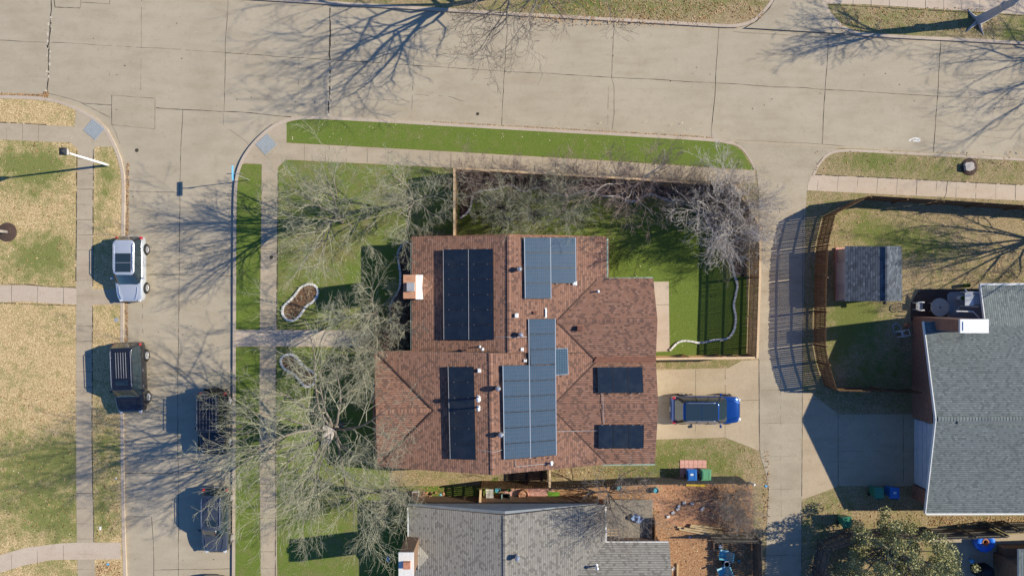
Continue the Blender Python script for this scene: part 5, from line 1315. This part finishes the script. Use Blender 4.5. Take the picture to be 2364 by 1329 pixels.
# ------------------------------------------------------------ right hand patio
sheet('patio', [(2120, 668), (2300, 668), (2300, 738), (2100, 740), (2100, 700)], KZ + .004, M['darkmulch'])
sheet('patio', [(2184, 680), (2190, 674), (2230, 672), (2280, 672), (2280, 736), (2184, 734)], KZ + .012, M['pad'])
t = empty('patio_table', W(2168, 709, .75), 0, 'round pale patio table, half in shadow, between two chairs', 'table'); t.location.z = KZ
mb = MB(); mb.lathe((0, 0, .72), [(.6, -.03), (.64, -.01), (.64, .02), (.05, .025)], 36); mb.build('tabletop', M['walk_new'], t)
for k in range(4):
    a = .8 + k * P_ / 2; mb = MB(); mb.tube([(math.cos(a) * .12, math.sin(a) * .12, .7), (math.cos(a) * .42, math.sin(a) * .42, 0)], .022, 6); mb.build('leg', M['grey_metal'], t)
mb = MB(); mb.tube([(0, 0, .74), (0, 0, .78)], .05, 12); mb.build('umbrella_socket', M['black'], t)
def chair(px, py, rz, m, label, mseat=None):
    t = empty('patio_chair', G(px, py, KZ), rz, label, 'chair', 'patio chairs')
    mb = MB(); mb.box((0, 0, .43), (.46, .48, .03)); mb.build('seat', mseat or m, t, bevel=.02)
    for x in (-.22, .22):
        for y in (-.2, .2): mb = MB(); mb.tube([(x, y, .42), (x * 1.12, y * 1.12, 0)], .018, 6); mb.build('leg', m, t)
    mb = MB()
    mb.tube([(-.24, .25, .42), (-.26, .3, .82), (-.14, .33, .92), (.14, .33, .92), (.26, .3, .82), (.24, .25, .42)], .028, 6)
    for x in (-.12, -.04, .04, .12): mb.bar((x, .25, .44), (x, .325, .9), .04, .015)
    mb.build('backrest', m, t)
    for x in (-1, 1): mb = MB(); mb.tube([(x * .27, .24, .62), (x * .3, 0, .66), (x * .27, -.24, .62), (x * .24, -.24, .43)], .025, 6); mb.build('armrest', m, t)
    return t
chair(2112, 706, P_ / 2, M['flash'], 'white patio chair left of the round table', M['pad'])
chair(2181, 712, -P_ / 2 - .3, mottled('blue_grey_chair', (.2, .28, .34), (.32, .4, .46), 8, .5, .1), 'blue grey patio chair tucked right of the round table')
t = empty('flower_pot', G(2210, 688, KZ), 0, 'white pot with a clipped green plant beside the patio frame', 'pot')
mb = MB(); mb.lathe((0, 0, 0), [(.14, 0), (.2, .38), (.21, .42), (.16, .42), (.15, .36)], 20); mb.build('pot', M['flash'], t)
def leafball(c, r, n, m, parent, name='plant', size=.03, seed=1, flat=1.0):
    rg = random.Random(seed); V = []; F = []
    for k in range(n):
        d = Vector((rg.gauss(0, 1), rg.gauss(0, 1), rg.gauss(0, 1))).normalized() * r * rg.uniform(.5, 1); p = Vector(c) + Vector((d.x, d.y, d.z * flat))
        nn_ = (d.normalized() + Vector((rg.gauss(0, .4), rg.gauss(0, .4), rg.gauss(0, .4)))).normalized(); a_ = nn_.orthogonal().normalized(); b_ = nn_.cross(a_); l = size * rg.uniform(.7, 1.3); b0 = len(V)
        V += [tuple(p - a_ * l), tuple(p + b_ * l * .6), tuple(p + a_ * l), tuple(p - b_ * l * .6)]; F.append((b0, b0 + 1, b0 + 2, b0 + 3))
    me = bpy.data.meshes.new(name); me.from_pydata(V, [], F); me.materials.append(m); me.update(); o = bpy.data.objects.new(name, me); col.objects.link(o); o.parent = parent; return o
mgreen = mottled('plant_green', (.03, .09, .02), (.10, .2, .04), 8, .8, 0)
leafball((0, 0, .62), .22, 500, mgreen, t, seed=2)
t = empty('patio_awning', W(2245, 690, 2.0), 0, 'white framed awning over the shaded patio door', 'awning'); t.location.z = KZ
A0 = t.location
def frm(pts, nm, r=.04, m=None):
    mb = MB(); mb.tube([p - A0 for p in pts], r, 6); mb.build(nm, m or M['white'], t)
frm([W(2228, 667, 1.9), W(2233, 674, 1.95), W(2264, 675, 2.0), W(2263, 660, 2.0)], 'frame'); frm([W(2208, 718, 2.0), W(2247, 719, 2.0), W(2262, 735, 2.0)], 'frame')
mb = MB(); q = [W(2228, 675, 1.95), W(2246, 676, 2.05), W(2248, 705, 2.05), W(2228, 705, 1.95)]; q2 = [W(2246.5, 679, 2.05), W(2266, 681, 2.1), W(2269, 703, 2.1), W(2248, 703, 2.05)]
mb.add([p - A0 for p in q] + [p - A0 - Vector((0, 0, .04)) for p in q], [(0, 1, 2, 3), (7, 6, 5, 4), (0, 4, 5, 1), (2, 6, 7, 3)]); mb.build('panel', M['siding'], t)
mb = MB(); mb.add([p - A0 for p in q2] + [p - A0 - Vector((0, 0, .04)) for p in q2], [(0, 1, 2, 3), (7, 6, 5, 4), (0, 4, 5, 1), (2, 6, 7, 3)]); mb.build('panel', M['pad'], t)
for x, y in ((2211, 674), (2211, 706)): mb = MB(); p = G(x + 3, y, 0); mb.tube([Vector((p.x, p.y, 0)) - Vector((A0.x, A0.y, 0)), Vector((p.x, p.y, 1.9)) - Vector((A0.x, A0.y, 0))], .035, 6); mb.build('post', M['white'], t)
o = disc('round_pot', 2090, 750, .16, M['terracotta'], 'small pink round pot by the brick corner', 'pot', KZ, h=.25)
mb = MB(); n = 40; mb.tube([(math.cos(k * .55) * (.28 + .1 * math.sin(k * 1.7)), math.sin(k * .55) * (.34 + .1 * math.cos(k * 2.3)), .03 + (k % 5) * .01) for k in range(n)], .014, 5)
o = mb.build('garden_hose', mottled('grey_hose', (.3, .36, .42), (.4, .46, .52), 8, .5, 0)); o.location = G(2066, 757, KZ); tag(o, 'tangled grey garden hose on the shaded lawn', 'hose')
t = empty('hose_reel', G(2077, 768, KZ), .3, 'pale hose reel cart lying by the brick wall', 'hose reel')
mb = MB(); mb.lathe((0, 0, .25), [(.26, -.16), (.26, -.13), (.12, -.13), (.12, .13), (.26, .13), (.26, .16)], 20, M=Matrix.Rotation(R(90), 3, 'X')); mb.build('drum', M['grey_metal'], t)
mb = MB(); mb.tube([(-.3, -.2, 0), (-.1, -.2, .5), (.3, -.2, .6), (.3, .2, .6), (-.1, .2, .5), (-.3, .2, 0)], .025, 6); mb.build('frame', M['flash'], t)
t = empty('shed_lamp', G(2017, 698, KZ + .1), 0, 'small black and white wall lamp at the shed corner', 'lamp'); mb = MB(); mb.lathe((0, 0, 1.2), [(.03, -.1), (.1, -.05), (.1, .1), (.03, .14)], 12); mb.build('shade', M['black'], t); mb = MB(); mb.box((0, .08, 1.25), (.05, .14, .05)); mb.build('bracket', M['white'], t)
o = disc('plant_pot', 2224, 659, .13, mgreen, 'green pot at the north corner of the slate grey roof', 'pot', KZ, h=.5)

# ------------------------------------------------------------ bottom right patio
sheet('patio', [(2140, 1235), (2205, 1236), (2400, 1228), (2700, 1220), (2700, 1400), (2160, 1400), (2168, 1300)], KZ + .006, M['walk'])
t = empty('fire_pit', W(2272, 1249, .4), 0, 'round fire pit with terracotta middle under a bright blue cover', 'fire pit'); t.location.z = KZ
mb = MB(); rgp = random.Random(6); n = 40; V = []; prof = [(.66, 0), (.74, .2), (.72, .38), (.6, .5), (.38, .5), (.26, .42)]
for (r_, z_) in prof:
    for k in range(n): a = 6.283 * k / n; rr2 = r_ * (1 + .045 * math.sin(k * 1.9) + .03 * math.sin(k * 4.1)); V.append((rr2 * math.cos(a), rr2 * math.sin(a), z_ + .03 * math.sin(k * 2.7)))
mb.add(V, [(i * n + k, i * n + (k + 1) % n, (i + 1) * n + (k + 1) % n, (i + 1) * n + k) for i in range(5) for k in range(n)]); mb.build('cover', M['blue_tarp'], t, smooth=True)
mb = MB(); mb.lathe((0, 0, 0), [(.3, .3), (.24, .47), (.17, .47), (.13, .3)], 24); mb.build('bowl', M['terracotta'], t)
t = empty('covered_grill', W(2272, 1318, .8), .2, 'black covered barbecue in the shade of the bottom right patio', 'grill'); t.location.z = KZ
mb = MB(); mb.box((0, 0, .5), (1.1, .6, 1.0)); mb.box((0, 0, 1.05), (.8, .5, .2)); mb.build('cover', M['black'], t, bevel=.12)
o = MB(); o.lathe((0, 0, 0), [(.1, 0), (.15, .25), (.09, .3)], 12); o = o.build('bucket', M['sign_blue']); o.location = G(2236, 1290, KZ); tag(o, 'pale blue bucket beside the covered barbecue', 'bucket')
t = empty('utility_cylinder', G(1888, 1272, KZ), -.7, 'white and blue cylinder lying outside the grey fence', 'canister'); mb = MB(); mb.tube([(-.25, 0, .1), (.15, 0, .1)], .075, 14); mb.build('canister', M['flash'], t); mb = MB(); mb.tube([(.16, 0, .1), (.3, 0, .1)], .08, 14); mb.build('cap', M['sign_blue'], t)

# ------------------------------------------------------------ bottom middle yard
zy = KZ + .006
sheet('yard_soil', [(1110, 1112), (1272, 1112), (1700, 1100), (1735, 1120), (1738, 1240), (1742, 1700), (1100, 1700), (1100, 1150)], zy, M['bare'])
sheet('yard_soil', [(1500, 1118), (1650, 1112), (1672, 1180), (1660, 1215), (1560, 1215), (1505, 1170)], zy + .004, mottled('red_bark_chips', (.26, .12, .06), (.46, .24, .13), 9, .95, .5, c3=(.66, .42, .27)))
sheet('yard_soil', [(1165, 1128), (1272, 1124), (1290, 1140), (1262, 1155), (1165, 1156)], zy + .004, M['paver'])
sheet('turf_mat', [(1263, 1132), (1292, 1134), (1289, 1154), (1266, 1152)], zy + .012, M['grass_art'])
sheet('side_yard_shade', [(1172, 1086), (1262, 1082), (1264, 1108), (1172, 1106)], KZ + .008, M['darkmulch'])  # dark mulch colour stands in for the shadow lying in the side yard
t = empty('plank_deck', G(1450, 1205, KZ), 0, 'weathered plank deck between the grey roof and the stacked timber', 'deck')
mb = MB()
for k in range(34): mb.box((-1.62 + k * .098, 0, .32), (.085, 3.5, .03))
mb.build('boards', M['deck'], t)
mb = MB(); mb.bar((-1.6, -1.3, .36), (.1, -1.3, .36), .05, .05)
for k in range(6): mb.bar((-1.55, -.35 - k * .19, .37), (-.65, -.33 - k * .19, .37), .05, .04)
mb.build('slats', M['wood_cap'], t)
mb = MB(); mb.bar((-1.6, -1.75, .3), (1.7, -1.65, .3), .14, .25); mb.build('edge_board', M['wood_cap'], t)
mb = MB(); mb.bar((1.7, -1.7, .5), (1.72, .5, .5), .06, .8); mb.build('skirt', M['wood_old'], t)
mb = MB()
for i in range(12):
    for j in range(8):
        pass
rg = random.Random(12); n = 9; V = [(i * .09 + rg.uniform(-.03, .03) + j * .02, j * .1 + rg.uniform(-.02, .02), .12 * math.sin(i * 1.3 + j) * .5 + .1 + rg.uniform(0, .08)) for i in range(9) for j in range(6)]
mb.add(V, [(i * 6 + j, (i + 1) * 6 + j, (i + 1) * 6 + j + 1, i * 6 + j + 1) for i in range(8) for j in range(5)]); o = mb.build('blue_plastic_sheet', paint('blue_grey_plastic', (.2, .3, .5), .25, .4)); o.location = G(1452, 1190, KZ + .4); o.rotation_euler = (0, 0, -.5); tag(o, 'crumpled blue plastic sheet on the plank deck', 'plastic sheet')
timb = [((1562, 1213), (1665, 1231)), ((1566, 1218), (1662, 1236)), ((1592, 1208), (1664, 1216)), ((1590, 1211), (1664, 1224)), ((1576, 1215), (1664, 1227))]
for i, (a, b) in enumerate(timb):
    mb = MB(); p = G(*a); q = G(*b); c = (p + q) / 2; mb.bar(p - c, q - c, .115, .11)
    o = mb.build('timber_post', M['timber'], bevel=.01); o.location = (c.x, c.y, KZ + .08 + .03 * i); tag(o, 'pale square timber post in the loose pile, %s' % ['longest on the south west side', 'southernmost of the pile', 'short one at the north edge', 'just below the northernmost', 'crossing the middle of the pile'][i], 'timber', 'loose timber pile')
for i, (x, y, a) in enumerate(((1563, 1173, .5), (1578, 1158, .2), (1596, 1160, .1), (1552, 1181, .6), (1620, 1172, .7), (1541, 1190, .3), (1566, 1166, .9))):
    mb = MB(); mb.box((0, 0, .05), (.34 if i == 4 else .24, .2, .09)); o = mb.build('stone_block', M['stone'], bevel=.03); o.location = G(x, y, KZ); o.rotation_euler = (0, 0, a)
    tag(o, ['pale stone block left of the tree shadow', 'pale stone block crossed by a branch shadow', 'pale stone block nearest the bins fence', 'pale stone block by the deck corner', 'largest white stone block, apart on the red chips', 'lowest pale stone block beside the deck', 'small pale stone block in the middle of the row'][i], 'stone', 'scattered pale stones')
def beach_chair(px, py, rz, label):
    t = empty('garden_chair', G(px, py, KZ), rz, label, 'chair', 'teal garden chairs')
    mb = MB(); mb.box((0, 0, .36), (.56, .54, .04)); mb.build('seat', M['teal'], t, bevel=.02)
    mb = MB()
    for k in range(6): mb.bar((-.25 + k * .1, .26, .38), (-.30 + k * .12, .62, .88), .075, .02)
    mb.bar((-.3, .6, .86), (.3, .6, .86), .06, .03); mb.build('backrest', M['teal'], t)
    for x in (-.31, .31): mb = MB(); mb.box((x, .02, .56), (.12, .6, .03)); mb.build('armrest', paint('pale_teal', (.4, .68, .74), .4, .2) if x < 0 else M['teal'], t, bevel=.015)
    for x in (-.28, .28):
        for y in (-.24, .24): mb = MB(); mb.box((x, y, .18), (.06, .06, .36)); mb.build('leg', M['teal'], t)
    return t
beach_chair(1664, 1272, -P_ / 2 - .15, 'teal slatted garden chair above the dark round pot'); beach_chair(1661, 1312, -P_ / 2 + .4, 'teal garden chair below the dark round pot')
t = empty('round_planter', W(1677, 1300, .3), 0, 'dark round pot with a white rim between two teal chairs', 'pot'); t.location.z = KZ
mb = MB(); mb.lathe((0, 0, 0), [(.3, 0), (.34, .28), (.28, .3), (.2, .3)], 26); mb.build('pot', M['black'], t); mb = MB(); mb.lathe((0, 0, .3), [(.23, 0), (.23, .02), (.17, .02), (.17, 0)], 26); mb.build('rim', M['flash'], t)
t = empty('raised_bed', G(1655, 1256, KZ), 0, 'square timber raised bed with a pale pot at the brush edge', 'raised bed'); mb = MB()
for s_ in (-1, 1): mb.box((0, s_ * .28, .12), (.62, .06, .22)); mb.box((s_ * .29, 0, .12), (.05, .5, .22))
mb.build('frame', M['wood_cap'], t); mb = MB(); mb.lathe((.12, .02, .05), [(.1, 0), (.13, .3), (.09, .32)], 14); mb.build('pot', M['flash'], t)
mb = MB(); mb.bar((-.7, 0, 0), (.7, -.06, 0), .12, .1); o = mb.build('yellow_beam', M['yellow']); o.location = W(1603, 1120, 1.2); o.location.z = KZ + .12; o.location = G(1605, 1116, KZ + .1); tag(o, 'yellow painted beam lying behind the bin fence', 'beam')
mb = MB(); mb.bar((0, -1.2, 0), (.02, .7, 0), .12, .1); o = mb.build('timber_post', M['timber']); o.location = G(1562, 1320, KZ + .08); tag(o, 'single pale timber lying below the garage wing of the grey roof', 'timber')
o = disc('round_pot', 1552, 1309, .13, M['stone'], 'small white round pot east of the grey garage roof', 'pot', KZ, h=.22)
o = disc('round_pot', 1591, 1237, .1, M['grey_metal'], 'small grey round lid on the bare soil', 'pot', KZ, h=.08)
o = disc('ball', 1704, 1291, .10, M['teal'], 'small teal ball near the alley fence', 'ball', KZ, h=.18)
for i, (x, y, r_) in enumerate(((1428, 1123, .18), (1512, 1128, .2))): o = disc('bucket', x, y, r_, M['teal'], ['pale teal tub at the foot of the grey fence, west', 'pale teal tub at the foot of the grey fence by the deck'][i], 'tub', KZ, 'tubs by the grey fence', .3)
# bench, cart and pots at the gate
t = empty('slatted_bench', G(1131, 1142, KZ), .02, 'white slatted bench standing behind the pale capped fence', 'bench')
mb = MB()
for k in range(6): mb.box((-.22 + k * .09, 0, .45), (.045, 1.05, .03))
mb.build('slats', M['flash'], t)
for s_ in (-1, 1): mb = MB(); mb.box((0, s_ * .54, .45), (.56, .06, .05)); mb.build('end_rail', M['flash'], t)
for x in (-.22, .22):
    for y in (-.45, .45): mb = MB(); mb.box((x, y, .22), (.05, .05, .44)); mb.build('leg', M['flash'], t)
t = empty('garden_cart', G(1168, 1147, KZ), 0, 'grey blue wheeled cart with folded legs beside the bench', 'cart')
mb = MB(); mb.add([(-.24, -.4, .3), (.24, -.4, .3), (.24, .4, .3), (-.24, .4, .3), (-.3, -.46, .75), (.3, -.46, .75), (.3, .46, .75), (-.3, .46, .75)], [(0, 1, 5, 4), (1, 2, 6, 5), (2, 3, 7, 6), (3, 0, 4, 7), (3, 2, 1, 0), (0, 1, 2, 3)]); mb.build('tub', mottled('grey_teal_plastic', (.22, .36, .4), (.34, .5, .53), 6, .5, .1), t)
for x in (-.22, .22): mb = MB(); mb.tube([(x, .4, .7), (x, .2, .74), (x, -.1, .3)], .02, 6); mb.build('handle', M['black'], t)
for x in (-.2, .2): mb = MB(); mb.lathe((x, -.35, .16), [(.16, -.03), (.16, .03)], 18, M=Matrix.Rotation(R(90), 3, 'Y')); mb.build('wheel', M['rubber'], t)
o = disc('round_pot', 1175, 1126, .15, mgreen, 'light green round pot behind the weathered fence', 'pot', KZ, h=.4)
o = disc('round_pot', 1146, 1144, .14, paint('orange_plastic', (.7, .2, .05), .4, .2), 'orange toy tub next to the white bench', 'pot', KZ, h=.25)
o = disc('round_pot', 1141, 1153, .1, M['blue_tarp'], 'blue toy bucket next to the white bench', 'pot', KZ, h=.2)
o = disc('storage_crate', 1149, 1127, .2, M['teal'], 'teal tub at the fence corner', 'tub', KZ, h=.3)
o = disc('tree_ring', 1208, 1138, .36, M['brick_tan'], 'round brick ring in the paved strip', 'brick ring', KZ, h=.3)
t = empty('planter_box', G(961, 1140, KZ), 0, 'white rimmed planter box at the corner of the grey roofed house', 'planter'); mb = MB()
for s_ in (-1, 1): mb.box((s_ * .2, 0, .2), (.05, .6, .4)); mb.box((0, s_ * .3, .2), (.4, .05, .4))
mb.build('box', M['flash'], t); mb = MB(); mb.box((0, 0, .15), (.36, .54, .3)); mb.build('soil', M['mulch'], t)
mb = MB(); mb.box((0, 0, .05), (.22, .14, .1)); o = mb.build('white_box', M['flash'], bevel=.02); o.location = G(985, 1151, KZ); tag(o, 'small white box on the wooden strip by the grey roof', 'box')
mb = MB(); mb.box((0, 0, .05), (.26, .36, .12)); mb.box((0, 0, .12), (.2, .3, .02)); o = mb.build('plastic_crate', M['teal'], bevel=.02); o.location = G(897, 1287, KZ); o.rotation_euler = (0, 0, -.3); tag(o, 'small light blue crate on the shaded lower lawn', 'crate')
t = empty('wooden_strip', G(1080, 1150, KZ), 0, 'strip of brown boards along the north wall of the grey roofed house', 'boards'); mb = MB()
for k in range(5): mb.box((0, -.18 - k * .13, .05), (7.6, .115, .05))
mb.build('boards', M['wood_old'], t)
t = empty('log_border', G(1000, 1142, KZ), 0, 'row of broken tan stones edging the flower strip', 'stone row'); mb = MB(); rg = random.Random(4)
for k in range(40): mb.box((rg.uniform(-1.3, .9), rg.uniform(-.2, .25) + .0, .06), (rg.uniform(.08, .18), rg.uniform(.06, .14), .1), rz=rg.uniform(0, 3))
mb.build('stones', M['brick_tan'], t, bevel=.01)
t = empty('solar_light', G(1019, 1135, KZ), 0, 'small garden stake light on the side lawn', 'garden light'); mb = MB(); mb.tube([(0, 0, 0), (0, 0, .5)], .012, 6); mb.build('stake', M['grey_metal'], t); mb = MB(); mb.lathe((0, 0, .5), [(.09, 0), (.09, .05), (.03, .08)], 14); mb.build('cap', M['teal'], t)
# little white scraps on the west verge, post at the grey fence end
for i, (x, y, lb) in enumerate(((234, 1217, 'white scrap of paper on the lower west verge'), (270, 1102, 'tiny white scrap on the west verge near the kerb'))):
    mb = MB(); mb.box((0, 0, .01), (.15, .24, .012) if not i else (.1, .12, .012)); o = mb.build('paper_scrap', M['flash']); o.location = G(x, y, KZ + .01); tag(o, lb, 'paper')
t = empty('bollard', G(1730, 1112, KZ), 0, 'pale leaning post at the east end of the grey fence', 'post'); mb = MB(); mb.tube([(0, 0, 0), (.12, -.0, .55)], .07, 12); mb.tube([(.12, 0, .55), (.13, 0, .6)], [.09, .06], 12); mb.build('post', M['flash'], t)
o = disc('marker_lid', 1767, 1120, .09, M['sign_blue'], 'light blue marker at the alley edge', 'marker', KZ + .01, h=.03)

# ------------------------------------------------------------ fallen leaves and twigs lying about
def litter(name, zones, m, size, seed, z=None):
    rg = random.Random(seed); V = []; F = []
    for (x0, y0, x1, y1, n, zz) in zones:
        for k in range(n):
            p = G(rg.uniform(x0, x1), rg.uniform(y0, y1) + 0, zz + rg.uniform(.005, .03)); a = rg.uniform(0, 6.28); l = size * rg.uniform(.5, 1.3); tl = rg.uniform(-.4, .4)
            c, s_ = math.cos(a) * l, math.sin(a) * l; b0 = len(V)
            V += [(p.x - c, p.y - s_, p.z), (p.x + s_ * .6, p.y - c * .6, p.z + l * tl), (p.x + c, p.y + s_, p.z + .01), (p.x - s_ * .6, p.y + c * .6, p.z - l * tl * .3 + .01)]; F.append((b0, b0 + 1, b0 + 2, b0 + 3))
    me = bpy.data.meshes.new(name); me.from_pydata(V, [], F); me.materials.append(m); me.update(); o = bpy.data.objects.new(name, me); col.objects.link(o); return tag(o, kind='stuff')
along = []
rg = random.Random(77)
def kerb_zones(line, n, off, sp, zz):
    for a, b in zip(line[:-1], line[1:]):
        L = math.hypot(b[0] - a[0], b[1] - a[1]); k = max(1, int(L / 6))
        for i in range(k):
            x = a[0] + (b[0] - a[0]) * i / k + off[0]; y = a[1] + (b[1] - a[1]) * i / k + off[1]
            along.append((x - sp, y - sp, x + sp, y + sp, n, zz))
kerb_zones([(290, 380), (290, 450), (288, 600), (287, 950)], 7, (5, 0), 3, .0)
kerb_zones([(0, 219), (108, 222)], 9, (0, -2), 2, .0)
kerb_zones([(1000, 284), (1650, 320)], 3, (0, -2), 2, .0)
Zk = KZ
lz = along + [(100, 212, 112, 224, 60, 0), (0, 900, 175, 1240, 500, Zk), (0, 330, 175, 655, 260, Zk), (220, 950, 275, 1245, 260, Zk), (225, 1295, 280, 1329, 120, Zk), (1200, 0, 1760, 45, 900, Zk), (1200, 40, 1640, 60, 300, Zk), (1935, 20, 2300, 75, 500, Zk), (1290, 1078, 1500, 1100, 160, Zk), (1520, 1020, 1740, 1100, 160, Zk), (2140, 1190, 2364, 1212, 420, Zk), (1860, 1160, 2130, 1215, 260, Zk), (1400, 1120, 1735, 1329, 700, Zk), (1640, 1110, 1740, 1250, 300, Zk), (1880, 350, 2364, 395, 150, Zk), (1880, 470, 2130, 700, 160, Zk), (2100, 560, 2364, 650, 200, Zk), (880, 1120, 1050, 1150, 120, Zk), (1760, 1040, 1775, 1200, 80, Zk + .02)]
litter('fallen_leaves', lz, M['leaf_dry'], .055, 1)
litter('fallen_leaves', [(a, b, c, d, max(1, int(n * .5)), z) for a, b, c, d, n, z in lz], mottled('dark_leaf', (.08, .035, .018), (.2, .09, .045), 3, .9, 0), .05, 2)
litter('pale_leaves', [(x0, y0, x1, y1, n, Zk) for x0, y0, x1, y1, n in ((663, 280, 1700, 330, 70), (643, 390, 940, 760, 60), (1400, 460, 1620, 800, 60), (1300, 1080, 1360, 1100, 40), (640, 1090, 900, 1329, 70), (0, 320, 178, 1329, 200), (1500, 1120, 1640, 1329, 90))], mottled('pale_leaf', (.6, .52, .3), (.8, .74, .5), 3, .8, 0), .045, 3)
litter('street_debris', [(0, 30, 2364, 260, 90, .0), (295, 450, 530, 1329, 40, .0)], M['joint'], .045, 4)
